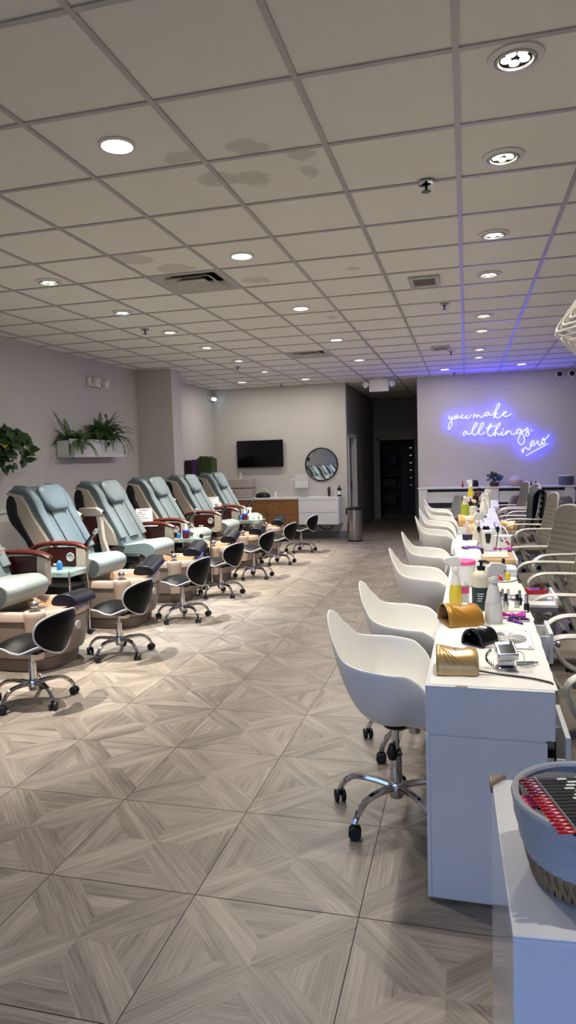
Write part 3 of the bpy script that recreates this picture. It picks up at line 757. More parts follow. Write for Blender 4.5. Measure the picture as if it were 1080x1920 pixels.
for k in range(150):
    frond(m, (rnd.uniform(-.06, .06), rnd.uniform(-.16, .16), .06 + rnd.uniform(0, .08)), rnd.uniform(-PI, PI), rnd.uniform(.22, .48), rnd.uniform(.6, 1.57), rnd.uniform(.9, 2.5), rnd, lw=.036)
for az, L, up, dr in ((1.0, .55, .8, 2.6), (.7, .6, .7, 2.7), (1.4, .55, .6, 2.4), (.2, .5, .5, 2.5), (-1.2, .45, .5, 2.0)): frond(m, (.03, .1, .1), az, L, up, dr, rnd, lw=.03)
clampx(m, -.1); m.build('foliage', 'fern_leaf', f2, smooth=0)
M().lathe([(.0, -.01), (.085, -.01), (.10, .12), (0, .12)], n=18).build('pot', 'black_plastic', f2)
M().tube(cr([(.0, .09, .1), (.0, .12, .3), (0, .13, .40), (0, .11, .445), (0, .085, .44), (0, .08, .40)], 5), .008, 6).build('hanger_hook', 'black_plastic', f2)
def leaf(m, base, d, n, L, W):
    d = d.normalized(); s = d.cross(n).normalized(); n = s.cross(d)
    prof = [(0, .0), (.02, .28), (.18, .5), (.4, .47), (.65, .32), (.85, .13), (1, 0)]
    c = [base + d * L * (a - .0) - n * .25 * L * a * a for a, _ in prof]
    o = []
    vs = list(c); q = len(prof)
    for e in (1, -1):
        for (a, w), cc in zip(prof, c): vs.append(cc + s * e * w * W + n * .10 * w * W - (d * L * .12 if a == 0.02 else d * 0))
    fs = []
    for i in range(q - 1): fs += [(i, i + 1, q + i + 1, q + i), (i + 1, i, 2 * q + i, 2 * q + i + 1)]
    m.add(vs, fs)
po = thing('pothos_plant', 'trailing heart-leaved pothos spilling over the end of its wall planter', 'plant', (-4.95, 6.55, 1.86))
m = M(); my = M(); ms = M()
for v in range(20):
    az = rnd.uniform(-1.3, 1.9); p = Vector((rnd.uniform(-.02, .06), rnd.uniform(-.35, .18), .05)); e = rnd.uniform(.2, 1.3); L = rnd.uniform(.28, .5) ; pts = []
    for i in range(11):
        pts.append(p.copy()); e = max(-1.45, e - rnd.uniform(.15, .42))
        p = p + Vector((math.cos(az) * math.cos(e), math.sin(az) * math.cos(e), math.sin(e))) * L / 10
    pts = [Vector((max(q.x, -.11), q.y, q.z)) for q in pts]
    ms.tube(pts, .0035, 5)
    for i in range(1, 11):
        d = Vector((rnd.uniform(-.2, 1), rnd.uniform(-.8, 1), rnd.uniform(-1.1, .35)))
        mm = my if (v in (3, 9) and i == 6) else m
        leaf(mm, pts[i] + d.normalized() * .03, d, Vector((.8, -.45, .5)), rnd.uniform(.07, .115), rnd.uniform(.07, .105))
for q in (m, my): clampx(q, -.135)
m.build('foliage', 'leaf', po); my.build('yellow_leaf', 'leaf_yellow', po); ms.build('vine', 'stem', po)
M().lathe([(.0, -.01), (.07, -.01), (.08, .09), (0, .09)], n=16).build('pot', 'terracotta', po)
# emergency light on the left wall
em = thing('emergency_light', 'white twin-head emergency light high on the wall above the fern planter', 'emergency light', (-5.1, 8.88, 2.74))
M().box(0, .055, -.20, .20, -.055, .06).build('housing', 'white_plastic', em, bevel=.012)
for y in (-.11, .15):
    h = M().cyl((.05, y, .01), (.075, y, .01), .025).cyl((.07, y, .015), (.13, y + .01, -.005), .055, .06, 18).build('lamp_head', 'white_plastic', em, bevel=.006)
    M().cyl((.13, y + .01, -.005), (.132, y + .01, -.006), .05).build('lens', 'clear', h)
# yellow basket on the ledge
yb = M()
for z in (0, .04, .08, .12): yb.tube([(.11 * math.cos(2 * PI * i / 20), .11 * math.sin(2 * PI * i / 20), z + .004) for i in range(20)], .0035, 5, True)
for i in range(20): yb.tube([(.11 * math.cos(2 * PI * i / 20), .11 * math.sin(2 * PI * i / 20), .004), (.11 * math.cos(2 * PI * i / 20), .11 * math.sin(2 * PI * i / 20), .124)], .003, 4)
yb.box(-.08, .08, -.08, .08, 0, .005)
tag(yb.build('wire_basket', 'yellow_wire', loc=(-4.99, 9.12, 1.12)), 'small yellow wire basket on the ledge behind the pedicure chairs', 'basket')
# alcove cabinet and product packs
al = thing('alcove_cabinet', 'white low cabinet in the corner carrying the green and purple packs', 'cabinet', (-5.09, 11.7, 0))
M().box(0, .62, 0, .82, 0, 1.16).build('body', 'white_trim', al, bevel=.004)
for y in (.02, .42): 
    d = M().box(.62, .636, y, y + .38, .08, 1.1).build('door', 'white_trim', al, bevel=.003)
    M().cyl((.636, y + .19, .9), (.655, y + .19, .9), .01, n=10).build('handle', 'steel', d)
for k, (x, w, h, mt, l) in enumerate([(-5.08, .13, .46, 'pack_plum', 'dark plum boxed pedicure pack with gold print in the corner'), (-4.945, .10, .47, 'pack_purple', 'tall purple pedicure pack between plum and green ones')]):
    o = box_thing('product_pack', l, 'box', x, x + w, 11.98, 12.25, 1.161, 1.161 + h, mt, .004, 'product packs stacked in the corner')
box_thing('product_pack', 'short purple pedicure pack in front of the tall one', 'box', -4.93, -4.83, 11.95, 11.977, 1.161, 1.42, 'pack_purple', .003, 'product packs stacked in the corner')
gx = -4.84
for k, (w, h) in enumerate([(.04, .50), (.062, .53), (.062, .50), (.062, .52), (.062, .49)]):
    o = box_thing('product_pack', ['slim dark green pedicure pack beside the purple ones', 'second green pedicure pack, slightly taller', 'middle green pedicure pack', 'fourth green pedicure pack in the row', 'green pedicure pack at the end of the row, beside the television'][k], 'box', gx, gx + w - .004, 12.0, 12.28, 1.161, 1.161 + h, 'pack_green', .006, 'product packs stacked in the corner')
    gx += w
# corner security light
sl = thing('security_light', 'small twin light glowing blue-white high in the back corner', 'light', (-5.1, 13.45, 2.88))
M().box(0, .05, -.1, .1, -.04, .04).build('housing', 'white_plastic', sl, bevel=.01)
for y in (-.06, .06):
    h = M().cyl((.05, y, 0), (.10, y - .02, -.02), .035, .04, 14).build('lamp_head', 'white_plastic', sl)
    M().sphere((.105, y - .022, -.022), .032, 12, 8).build('bulb', 'led_blue', h)
# television
tv = thing('television', 'black flat television mounted on the back wall', 'television', (-4.075, 13.6, 1.715))
M().box(-.12, .12, -.06, 0, -.12, .12).build('wall_mount', 'black_plastic', tv, bevel=.005)
M().box(-.49, .49, -.10, -.06, -.275, .275).build('body', 'black_plastic', tv, bevel=.008)
M().box(-.478, .478, -.103, -.0995, -.258, .265).build('screen', 'tv_black', tv)
M().tube(cr([(-.2, -.03, -.27), (-.195, -.02, -.5), (-.16, -.012, -.7), (-.17, -.012, -.86)], 6), .005, 6).build('power_cord', 'cable_white', tv)
# oak cabinet
ok = thing('oak_cabinet', 'wall-hung oak cabinet with four drawer fronts under the television', 'cabinet', (-4.5, 13.1, .2))
M().box(0, 1.29, .02, .5, 0, .6).build('carcass', 'cabinet_oak', ok, bevel=.002)
for x in (0, .645):
    for z in (.0, .3): 
        M().box(x + .003, x + .642, 0, .02, z + .003, z + .297).build('drawer_front', 'cabinet_oak', ok, bevel=.002)
M().box(-.01, 1.29, -.015, .5, .6, .63).build('countertop', 'white_lam', ok, bevel=.003)
kn = M()
for x, z in ((.2, .1), (.5, .22), (.9, .42), (1.1, .15), (.35, .5)): kn.cyl((x, -.001, z), (x, .004, z), .012, n=10)
kn.build('wood_knot', 'pack_plum', ok)
# vanity
va = thing('vanity_unit', 'glossy white wall-hung vanity with basin beside the oak cabinet', 'vanity', (-3.2, 13.1, .3))
M().box(0, .8, 0, .5, 0, .48).build('body', 'gloss_white', va, bevel=.004)
M().box(-.004, .804, -.006, .5, .48, .50).box(-.004, .804, -.006, .04, .50, .53).box(-.004, .804, .44, .5, .50, .53).box(-.004, .12, .04, .44, .50, .53).box(.68, .804, .04, .44, .50, .53).build('basin_top', 'gloss_white', va, bevel=.005)
M().box(.0, .8, -.002, .0, .235, .24).build('drawer_gap', 'grey_base', va)
M().tube(cr([(.35, .25, 0), (.40, .3, -.10), (.55, .3, -.13), (.62, .4, -.05)], 6), .01, 6).build('waste_hose', 'arm_wood', va)
fc = M().box(-.022, .022, -.02, .02, 0, .17).box(-.018, .018, -.13, .0, .13, .155).box(-.012, .012, -.05, .03, .172, .185)
tag(fc.build('faucet', 'black_plastic', bevel=.005, loc=(-2.66, 13.53, .83)), 'square black faucet on the white vanity', 'faucet')
def pump_bottle(name, label, cat, loc, h, r, body, pump, band=None, sc=1, neck=.3):
    t = thing(name, label, cat, loc)
    M().lathe([(0, 0), (r * .96, 0), (r, .006), (r, h * .66), (r * .9, h * .73), (r * neck, h * .80), (r * neck, h * .82), (0, h * .82)], n=22).build('bottle', body, t)
    if band: M().lathe([(r + .0006, h * band[1]), (r + .001, h * band[2])], n=22, caps=False).build('label_band', band[0], t)
    M().lathe([(r * neck * 1.25, h * .80), (r * neck * 1.3, h * .87), (r * .16, h * .88), (r * .14, h * .95), (r * .32, h * .955), (r * .32, h * .985), (0, h)], n=14).tube([(0, 0, h * .972), (r * .55, -r * .3, h * .975), (r * .85, -r * .45, h * .955)], r * .13, 6).build('pump', pump, t)
    return t
pump_bottle('soap_dispenser', 'clear pump bottle beside the black faucet', 'soap dispenser', (-2.53, 13.45, .83), .20, .033, 'clear', 'milky')
pump_bottle('soap_dispenser', 'dark pump bottle with a pale label at the end of the vanity', 'soap dispenser', (-2.44, 13.45, .83), .215, .04, 'black_plastic', 'black_plastic', ('paper', .15, .5))
# mirror
mi = thing('round_mirror', 'round wall mirror with thin black rim above the vanity', 'mirror', (-2.815, 13.6, 1.465))
M().tube([(.325 * math.cos(2 * PI * i / 56), -.02, .325 * math.sin(2 * PI * i / 56)) for i in range(56)], .014, 8, True).build('rim', 'black_plastic', mi)
M().cyl((0, 0, 0), (0, -.018, 0), .32, n=56).build('mirror_glass', 'mirror', mi)
# paper towel holder, outlet
pt = thing('towel_dispenser', 'clear paper towel dispenser on the wall beside the mirror', 'paper towel dispenser', (-3.22, 13.6, 1.16))
M().box(-.14, .14, -.11, -.104, -.16, .12).box(-.14, -.134, -.11, 0, -.16, .12).box(.134, .14, -.11, 0, -.16, .12).box(-.14, .14, -.11, 0, -.166, -.16).build('case', 'clear', pt, bevel=.002)
M().box(-.13, .13, -.095, -.005, -.15, -.03).build('towel_stack', 'paper', pt, bevel=.004)
ou = thing('wall_outlet', 'white wall outlet beside the paper towel dispenser', 'outlet', (-3.42, 13.6, 1.13))
M().box(-.04, .04, -.008, 0, -.06, .06).build('cover_plate', 'white_plastic', ou, bevel=.003); M().box(-.018, .018, -.010, -.008, -.035, -.008).box(-.018, .018, -.010, -.008, .008, .035).build('socket', 'grey_ring', ou)
# towel warmers with cups
for z, l in ((.832, 'lower beige towel warmer cabinet on the oak cabinet'), (1.03, 'upper beige towel warmer stacked on another, paper cups on top')):
    t = thing('towel_warmer', l, 'towel warmer', (-4.66, 13.14, z), group='stacked towel warmers')
    M().box(0, .47, .012, .38, .006, .19).build('body', 'beige_machine', t, bevel=.01)
    d = M().box(.0, .36, .0, .012, .01, .186).build('door', 'beige_machine', t, bevel=.004)
    M().cyl((.18, 0, .10), (.18, -.012, .10), .008, n=10).build('knob', 'steel', d)
for k in range(3):
    tag(M().lathe([(.022, 0), (.034, .08), (.036, .082), (.0, .078)], n=16).build('paper_cup', 'paper', loc=(-4.44, 13.3, 1.221 + .02 * k)), ['white paper cup at the bottom of the upturned stack', 'white paper cup in the middle of the small stack', 'white paper cup topping the small stack'][k], 'cup', 'paper cups on the towel warmer')
ph = thing('curing_lamp', 'small black dome-shaped lamp with carry handle on the oak cabinet', 'lamp', (-3.98, 13.32, .831))
M().lathe([(.15, 0), (.155, .03), (.13, .08), (.06, .105), (0, .108)], n=26, sy=.8).build('dome', 'black_plastic', ph); M().tube([(.12 * math.cos(PI * k / 10), 0, .08 + .10 * math.sin(PI * k / 10)) for k in range(11)], .008, 6).build('handle', 'white_plastic', ph)
M().box(-.2, .32, -.12, .12, -.0005, .002).build('mat', 'paper', ph)
wb = tag(M().lathe([(0, 0), (.03, 0), (.03, .08), (.015, .1), (.015, .12), (0, .12)], n=14).build('bottle', 'milky', loc=(-3.74, 13.4, .831)), 'small white bottle beside the black dome lamp', 'bottle')
# trash can
tc = thing('trash_can', 'tall brushed steel trash can at the hallway corner', 'trash can', (-2.06, 12.93, 0))
M().lathe([(0, 0), (.142, 0), (.145, .01), (.145, .60), (0, .60)], n=32).build('body', 'steel', tc); M().lathe([(.147, .0), (.147, .025), (.143, .025)], n=32, caps=False).build('base_ring', 'black_plastic', tc)
M().lathe([(.148, .60), (.15, .61), (.148, .632), (.12, .645), (0, .648)], n=32).build('lid', 'black_plastic', tc); M().box(-.17, -.14, -.03, .03, .50, .63).build('hinge_cover', 'black_plastic', tc, bevel=.008)
# exit light
ex = thing('exit_light_box', 'white ceiling-hung exit light box with two side lamps before the hallway', 'exit light', (-1.57, 13.05, 2.8))
M().box(-.18, .18, -.025, .025, 0, .22).build('panel', 'white_plastic', ex, bevel=.008); M().box(-.08, .08, -.03, .03, .22, .26).build('canopy', 'white_plastic', ex, bevel=.005)
for s in (-1, 1):
    h = M().cyl((s * .18, 0, .14), (s * .21, 0, .14), .02).cyl((s * .22, .02, .145), (s * .25, -.05, .13), .05, .055, 16).build('lamp_head', 'white_plastic', ex); M().cyl((s * .25, -.05, .13), (s * .2505, -.052, .1296), .045).build('lens', 'clear', h)
M().box(.0, .0005, 0, .0005, 0, .0005)
# cameras
for k, (x, l) in enumerate(((1.63, 'white wall camera with black lens, beside the other one'), (1.84, 'white wall camera with black lens, nearer the side wall'))):
    c = thing('dome_camera', l, 'camera', (x, 13.35, 2.97)); M().cyl((0, 0, 0), (0, -.04, 0), .065, n=20).build('base', 'white_plastic', c, bevel=.008); M().sphere((0, -.045, -.005), .045, 16, 10).build('lens_dome', 'black_plastic', c)
# neon sign
ns = thing('neon_sign', 'blue neon sign in cursive script reading you make all things new', 'neon sign', (0, 13.308, 0))
NEON=[[(-0.301,2.309),(-0.311,2.268),(-0.292,2.245),(-0.267,2.266),(-0.252,2.288),(-0.261,2.221),(-0.251,2.176),(-0.257,2.124),(-0.277,2.084),(-0.303,2.059),(-0.321,2.072),(-0.314,2.12),(-0.293,2.171),(-0.261,2.221),(-0.226,2.255),(-0.201,2.282),(-0.185,2.294),(-0.169,2.313),(-0.147,2.302),(-0.151,2.274),(-0.176,2.246),(-0.204,2.25),(-0.201,2.276),(-0.179,2.285),(-0.144,2.267),(-0.107,2.269),(-0.075,2.29),(-0.05,2.324),(-0.076,2.283),(-0.076,2.254),(-0.051,2.247),(-0.013,2.268),(0.027,2.304),(-0.001,2.267),(0.008,2.244),(0.036,2.246),(0.074,2.273),(0.102,2.304)],[(0.157,2.324),(0.142,2.28),(0.132,2.245),(0.154,2.279),(0.179,2.294),(0.197,2.284),(0.191,2.246),(0.211,2.285),(0.232,2.295),(0.246,2.284),(0.253,2.262),(0.277,2.253),(0.305,2.266),(0.334,2.298),(0.362,2.329),(0.397,2.342),(0.414,2.319),(0.382,2.281),(0.358,2.271),(0.348,2.294),(0.369,2.329),(0.4,2.34),(0.414,2.316),(0.421,2.29),(0.445,2.282),(0.473,2.295),(0.501,2.316),(0.522,2.358),(0.537,2.408),(0.572,2.478),(0.596,2.491),(0.603,2.473),(0.578,2.406),(0.536,2.35),(0.512,2.293),(0.499,2.226),(0.515,2.279),(0.55,2.321),(0.56,2.322),(0.532,2.289),(0.529,2.257),(0.55,2.234),(0.584,2.233),(0.619,2.253),(0.647,2.287),(0.689,2.307),(0.72,2.331),(0.706,2.342),(0.675,2.329),(0.657,2.294),(0.675,2.265),(0.716,2.252),(0.764,2.268),(0.806,2.302)],[(0.013,1.989),(-0.001,2.012),(-0.033,1.991),(-0.051,1.955),(-0.041,1.933),(-0.016,1.939),(0.01,1.982),(0.027,1.963),(0.056,1.951),(0.088,1.965),(0.113,2.004),(0.134,2.039),(0.181,2.096),(0.202,2.138),(0.188,2.157),(0.163,2.14),(0.128,2.069),(0.109,2.004),(0.116,1.96),(0.148,1.933),(0.187,1.95),(0.222,1.985),(0.265,2.034),(0.304,2.098),(0.318,2.141),(0.304,2.157),(0.28,2.139),(0.24,2.057),(0.222,1.992),(0.236,1.955),(0.264,1.941),(0.306,1.956),(0.342,1.984)],[(0.356,2.052),(0.405,2.054),(0.468,2.073),(0.531,2.089)],[(0.395,2.0),(0.426,2.05),(0.451,2.099),(0.448,2.128),(0.43,2.118),(0.398,2.058),(0.384,1.993),(0.391,1.942),(0.418,1.912),(0.453,1.911),(0.488,1.939),(0.517,1.974),(0.545,2.023),(0.594,2.079),(0.611,2.122),(0.598,2.135),(0.573,2.116),(0.534,2.038),(0.517,1.966),(0.513,1.901),(0.523,1.939),(0.544,1.96),(0.562,1.945),(0.576,1.923),(0.603,1.922),(0.631,1.949),(0.649,1.978),(0.631,1.935),(0.645,1.913),(0.673,1.919),(0.708,1.954),(0.735,1.989),(0.714,1.914),(0.735,1.96),(0.77,1.984),(0.787,1.972),(0.797,1.936),(0.825,1.917),(0.866,1.928),(0.897,1.956),(0.908,1.993),(0.949,2.013),(0.979,1.979),(0.954,1.948),(0.912,1.933),(0.894,1.961),(0.913,2.001),(0.954,2.013),(0.979,1.974),(0.974,1.936),(0.938,1.873),(0.922,1.798),(0.948,1.738),(0.984,1.729),(1.025,1.762),(1.03,1.838),(1.005,1.903),(0.984,1.947),(1.01,1.978),(1.051,1.987),(1.092,1.959),(1.11,1.926),(1.102,1.894),(1.071,1.881),(1.051,1.901),(1.061,1.933),(1.092,1.953),(1.097,1.996),(1.082,2.024),(1.059,2.021),(1.051,1.993)],[(0.668,2.038),(0.656,2.012)],[(1.138,1.971),(1.169,1.981)],[(0.983,1.651),(1.004,1.574),(1.014,1.633),(1.04,1.676),(1.066,1.664),(1.091,1.636),(1.127,1.651),(1.143,1.715),(1.183,1.746),(1.199,1.773),(1.173,1.79),(1.143,1.758),(1.143,1.715),(1.173,1.695),(1.219,1.724),(1.26,1.789),(1.265,1.743),(1.285,1.705),(1.321,1.72),(1.331,1.768),(1.351,1.724),(1.376,1.74),(1.382,1.782),(1.356,1.826),(1.336,1.816),(1.346,1.794),(1.397,1.819),(1.457,1.886)],[(1.055,1.524),(1.244,1.628),(1.432,1.729)]]
for s in NEON:
    P = [(x, 0, z) for x, z in s]
    M().tube(cr(P, 4 if len(P) > 2 else 1), .0062, 6).build('neon_tube', 'neon_blue', ns)
bp = M()
for x, z in ((-.28, 2.33), (.2, 2.38), (.75, 2.32), (.0, 1.93), (.55, 2.08), (.98, 1.9), (1.35, 1.8), (1.05, 1.6)): bp.cyl((x, .0, z), (x, .042, z), .006, n=8)
bp.build('standoff', 'clear', ns)
M().tube(cr([(-.2, .03, 2.1), (-.05, .035, 2.0), (0, .03, 1.94)], 4), .003, 5).tube(cr([(1.05, .03, 2.05), (1.25, .035, 2.03), (1.38, .03, 1.9)], 4), .003, 5).build('wire', 'clear', ns)
# slatted ledge
le = thing('slatted_ledge', 'white slatted waist-high ledge along the wall under the neon sign', 'ledge', (0, 12.95, 0))
for x in (-.86, .40, 1.68, 2.9):
    M().box(x, x + .16, 0, .14, 0, .955).build('post', 'white_trim', le, bevel=.004)
M().box(-.88, 3.1, -.01, .39, .955, .985).build('top_board', 'white_trim', le, bevel=.004)
for z0, z1 in ((.70, .90), (.50, .60), (.28, .42), (.06, .2)): M().box(-.80, 3.06, .03, .06, z0, z1).build('slat', 'white_trim', le, bevel=.003)
M().box(-.84, 3.05, .30, .33, .0, .955).build('back_board', 'grey_base', le)
tag(M().lathe([(0, 0), (.12, 0), (.125, .008), (.125, .155), (.118, .16), (0, .16)], n=32).build('speaker', 'speaker_cloth', loc=(1.72, 13.12, .985)), 'grey cloth-covered cylindrical speaker on the ledge', 'speaker')
tag(M().lathe([(0, 0), (.123, 0), (.123, .012), (.116, .014), (0, .014)], n=32).build('speaker_tray', 'white_plastic', loc=(1.72, 13.12, 1.1452)), 'pale round disc lying on the cylindrical speaker', 'disc')
pl = thing('potted_plant', 'small leafy pot plant on the ledge post', 'plant', (.49, 13.06, .985))
M().lathe([(0, 0), (.07, 0), (.09, .07), (.085, .07), (0, .06)], n=20).build('pot', 'terracotta', pl)
m = M()
for k in range(80):
    d = Vector((rnd.gauss(0, 1), rnd.gauss(0, 1), rnd.uniform(-.5, 1.2))); p = d.normalized() * rnd.uniform(.03, .12); leaf(m, Vector((p.x, p.y, .15 + p.z * .8)), d, Vector((rnd.gauss(0, .5), -.6, .8)), .06, .06)
m.build('foliage', 'leaf', pl)
cj = thing('candy_jar', 'round glass candy jar with lid on the ledge', 'jar', (.865, 13.08, .985))
M().lathe([(.05, 0), (.11, .02), (.135, .07), (.125, .12), (.095, .155), (.10, .16)], n=24, caps=False).build('jar', 'clear', cj, solid=.004)
M().lathe([(.102, .162), (.09, .18), (.03, .19), (.012, .2), (.022, .225), (0, .235)], n=24).build('lid', 'clear', cj); M().lathe([(0, .008), (.10, .02), (.125, .07), (.115, .11), (0, .12)], n=20).build('candy', 'candy', cj)
for k, (x, l) in enumerate(((1.07, 'small dark bottle on the ledge, next to the candy jar'), (1.12, 'small dark bottle between two others on the ledge'), (1.2, 'small dark bottle on the ledge, nearest the speaker'))):
    tag(M().lathe([(0, 0), (.016, 0), (.016, .04), (.008, .05), (.009, .085), (0, .085)], n=12).build('polish_bottle', 'black_plastic', loc=(x, 13.05, .985)), l.replace('nearest the speaker', 'on the speaker side'), 'bottle', 'dark bottles on the ledge')
tag(M().lathe([(0, 0), (.02, 0), (.02, .05), (.008, .06), (.009, .11), (0, .11)], n=12).build('polish_bottle', 'red_box', loc=(-.07, 13.05, .985)), 'red bottle standing alone on the doorway end of the ledge', 'bottle')
dm = tag(M().lathe([(0, 0), (.06, 0), (.062, .06), (.055, .10), (.03, .125), (0, .13)], n=20, sy=.6).build('smart_display', 'black_plastic', loc=(.15, 13.05, .985)), 'black rounded device on the ledge behind the spray bottles', 'device')
tag(M().box(-.09, .09, -.02, .02, 0, .10).build('card_reader', 'black_plastic', bevel=.006, loc=(.19, 12.915, .76)), 'black box on the front of the slatted ledge', 'box')
# storage room beyond the hall
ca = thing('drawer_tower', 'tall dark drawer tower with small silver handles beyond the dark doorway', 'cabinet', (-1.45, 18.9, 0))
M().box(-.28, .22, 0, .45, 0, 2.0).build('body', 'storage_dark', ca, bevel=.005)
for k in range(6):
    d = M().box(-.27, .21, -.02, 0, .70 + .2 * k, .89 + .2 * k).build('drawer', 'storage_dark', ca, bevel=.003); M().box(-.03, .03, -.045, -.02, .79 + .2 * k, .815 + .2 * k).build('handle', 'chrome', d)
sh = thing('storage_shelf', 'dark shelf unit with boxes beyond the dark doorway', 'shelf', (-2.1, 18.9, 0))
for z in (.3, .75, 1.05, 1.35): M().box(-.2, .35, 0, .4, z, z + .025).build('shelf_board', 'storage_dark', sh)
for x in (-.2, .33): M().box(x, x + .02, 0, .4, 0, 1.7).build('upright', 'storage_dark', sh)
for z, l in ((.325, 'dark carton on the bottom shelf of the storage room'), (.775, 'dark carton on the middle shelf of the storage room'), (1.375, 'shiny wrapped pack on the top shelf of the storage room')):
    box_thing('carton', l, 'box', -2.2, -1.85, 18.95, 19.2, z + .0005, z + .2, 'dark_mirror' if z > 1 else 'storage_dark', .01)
# ================================================================== small things on desks and carts
def spray_bottle(label, loc, rz=0, h=.24, r=.036, body='milky', head='milky', liquid=None, level=.5, taper=.55, cat='spray bottle', tag_band=None):
    t = thing('spray_bottle', label, cat, loc, rz)
    hb = h * .68
    M().lathe([(0, 0), (r * .95, 0), (r, .006), (r * .97, hb * .35), (r * (taper + .15), hb * .75), (r * taper * .8, hb * .95), (r * taper * .7, hb), (0, hb)], n=22).build('bottle', body, t)
    if liquid:
        lv = hb * level
        M().lathe([(r * .96, .004), (r * 1.012, .007), (r * .985, hb * .35), (r * (.97 - (.97 - taper - .15) * max(0, (level - .35) / .4)) * 1.012, lv), (0, lv + .0005)], n=22, caps=False).build('liquid', liquid, t)
    if tag_band: M().lathe([(r * .9, hb * .42), (r * .92, hb * .50)], n=22, caps=False).build('label_band', tag_band, t)
    hd = M().lathe([(r * .55, hb - .004), (r * .56, hb + .018), (r * .35, hb + .03), (0, hb + .03)], n=14)
    hd.prism([(-.028, hb + .03), (-.03, h - .022), (-.012, h), (.035, h - .004), (.062, h - .014), (.062, h - .03), (.02, hb + .028)], -.011, .011)
    b = hd.build('spray_head', head, t, bevel=.004)
    M().prism([(.028, h - .03), (.05, h - .05), (.056, h - .085), (.049, h - .087), (.036, h - .055), (.018, h - .036)], -.007, .007).build('trigger', head, b, bevel=.002)
    return t
def nail_lamp(label, loc, rz, body='gold', inner='silver', w=.165, h=.088, L=.15, grp=None, flat=False):
    t = thing('nail_lamp', label, 'nail lamp', loc, rz, group=grp)
    n = 16; prof = [(w / 2 * math.copysign(abs(math.cos(PI * k / n)) ** .9, math.cos(PI * k / n)), h * math.sin(PI * k / n) ** .9) for k in range(n + 1)]
    rings = []
    for x, k, dz in ((0, 1, 0), (.02, .99, 0), (L * .45, .90, -.002), (L * .8, .95, 0), (L * .95, .88, 0), (L, .70, 0)):
        rings.append([(x, y * k, z * k + dz + .003) for y, z in prof])
    o = M(); o.loft(rings, caps=False); o.add(rings[-1], [tuple(range(n + 1))])
    o.build('body', body, t, solid=.005, off=-1)
    il = M(); il.loft([[(.004, y * .92, z * .92 + .003) for y, z in prof], [(L * .9, y * .8, z * .85 + .003) for y, z in prof]], caps=False)
    il.add([(L * .9, y * .8, z * .85 + .003) for y, z in prof], [tuple(range(n + 1))]); il.build('reflector', inner, t)
    M().box(0.006, L * .97, -w * .43, w * .43, 0, .003).build('base_plate', 'silver' if body != 'white_plastic' else 'white_plastic', t, bevel=.001)
    pd = M()
    for k in range(3, 13, 3):
        a = PI * (k + .5) / n
        for x in (.03, .07, .11): pd.sphere((x, w / 2 * .88 * math.cos(a), h * .86 * math.sin(a)), .005, 8, 5)
    pd.build('led_bead', 'clear', t)
    M().lathe([(0, 0), (.014, 0), (.013, .005), (0, .006)], n=16, sy=1.4).build('button', 'paper', t, loc=(L * .62, 0, h * .90 + .001))
    if body.startswith('gold'):
        for q in range(3):
            pts = []
            for k in range(9):
                x = .01 + (.03 + .028 * q) * k / 8 + .004; s = interp([(0, 1), (.02, .99), (L * .45, .90), (L * .8, .95), (L, .8)], x); i = 2 + 5.6 * (1 - k / 8) * .9; a = PI * i / n
                for e in (1,): pts.append((x, -w / 2 * s * math.cos(a) ** .9 - .0006, h * s * math.sin(a) ** .9 + .0035))
            M().tube(pts, .0011, 5).build('groove', 'gold_satin', t)
    return t
def polish(label, loc, cap='black_plastic', body='clear', h=.075, r=.013, square=False):
    t = thing('nail_polish', label, 'nail polish bottle', loc, 0)
    n = 4 if square else 14
    M().lathe([(0, 0), (r, 0), (r, h * .48), (r * .5, h * .54), (0, h * .54)], n=n).build('bottle', body, t, bevel=.0015)
    M().lathe([(r * .62, h * .52), (r * .6, h * .98), (0, h)], n=14).build('cap', cap, t, bevel=.001)
    return t
Z1 = .7815
nail_lamp('gold nail lamp closest to the end of the near desk, black cord attached'.replace('closest to', 'beside'), (-.115, 2.565, Z1), 3, 'gold', grp='gold nail lamps')
nail_lamp('gold nail lamp with its perforated opening showing, before the tall milky spray bottle', (-.112, 3.275, Z1), 20, 'gold_satin', L=.17, w=.18, h=.095, grp='gold nail lamps')
nail_lamp('dark mirror-finished nail lamp with gold rim between two gold lamps', (.015, 2.90, Z1), 52, 'dark_mirror', L=.12, w=.11, h=.07)
M_ = M().tube(cr([(.035, 2.53, Z1 + .012), (.10, 2.525, Z1 + .005), (.20, 2.50, Z1 + .0045), (.255, 2.47, Z1 + .0045), (.279, 2.452, Z1 + .001), (.284, 2.448, Z1 - .03), (.286, 2.47, .66), (.292, 2.49, .52), (.286, 2.48, .36), (.29, 2.47, .15), (.30, 2.50, .01)], 6), .0035, 6)
tag(M_.build('power_cord', 'cable_black'), 'black power cord running from the gold lamp over the desk edge', 'cord')
dv = thing('dust_extractor', 'white flat dust extractor plate with round metal mesh grille on the near desk', 'dust extractor', (.16, 3.03, Z1), -1)
M().box(-.095, .10, -.15, .15, 0, .006).build('plate', 'white_lam', dv, bevel=.002)
g = M()
for k in range(1, 10): g.tube([(.0085 * k * math.cos(2 * PI * i / 32), .0085 * k * 1.15 * math.sin(2 * PI * i / 32), .0075) for i in range(32)], .0018, 4, True)
for k in range(12): a = PI * k / 12; g.tube([(-.08 * math.cos(a), -.09 * math.sin(a), .008), (.08 * math.cos(a), .09 * math.sin(a), .008)], .0012, 4)
g.lathe([(0, .0062), (.082, .0062), (.082, .0068), (0, .0068)], n=32, sy=1.15)
g.build('grille', 'mesh_grille', dv)
for x, y in ((-.08, -.13), (.085, -.13), (.085, .13), (-.08, .13)): M().cyl((x, y, .006), (x, y, .0075), .005, n=10).build('screw', 'steel', dv)
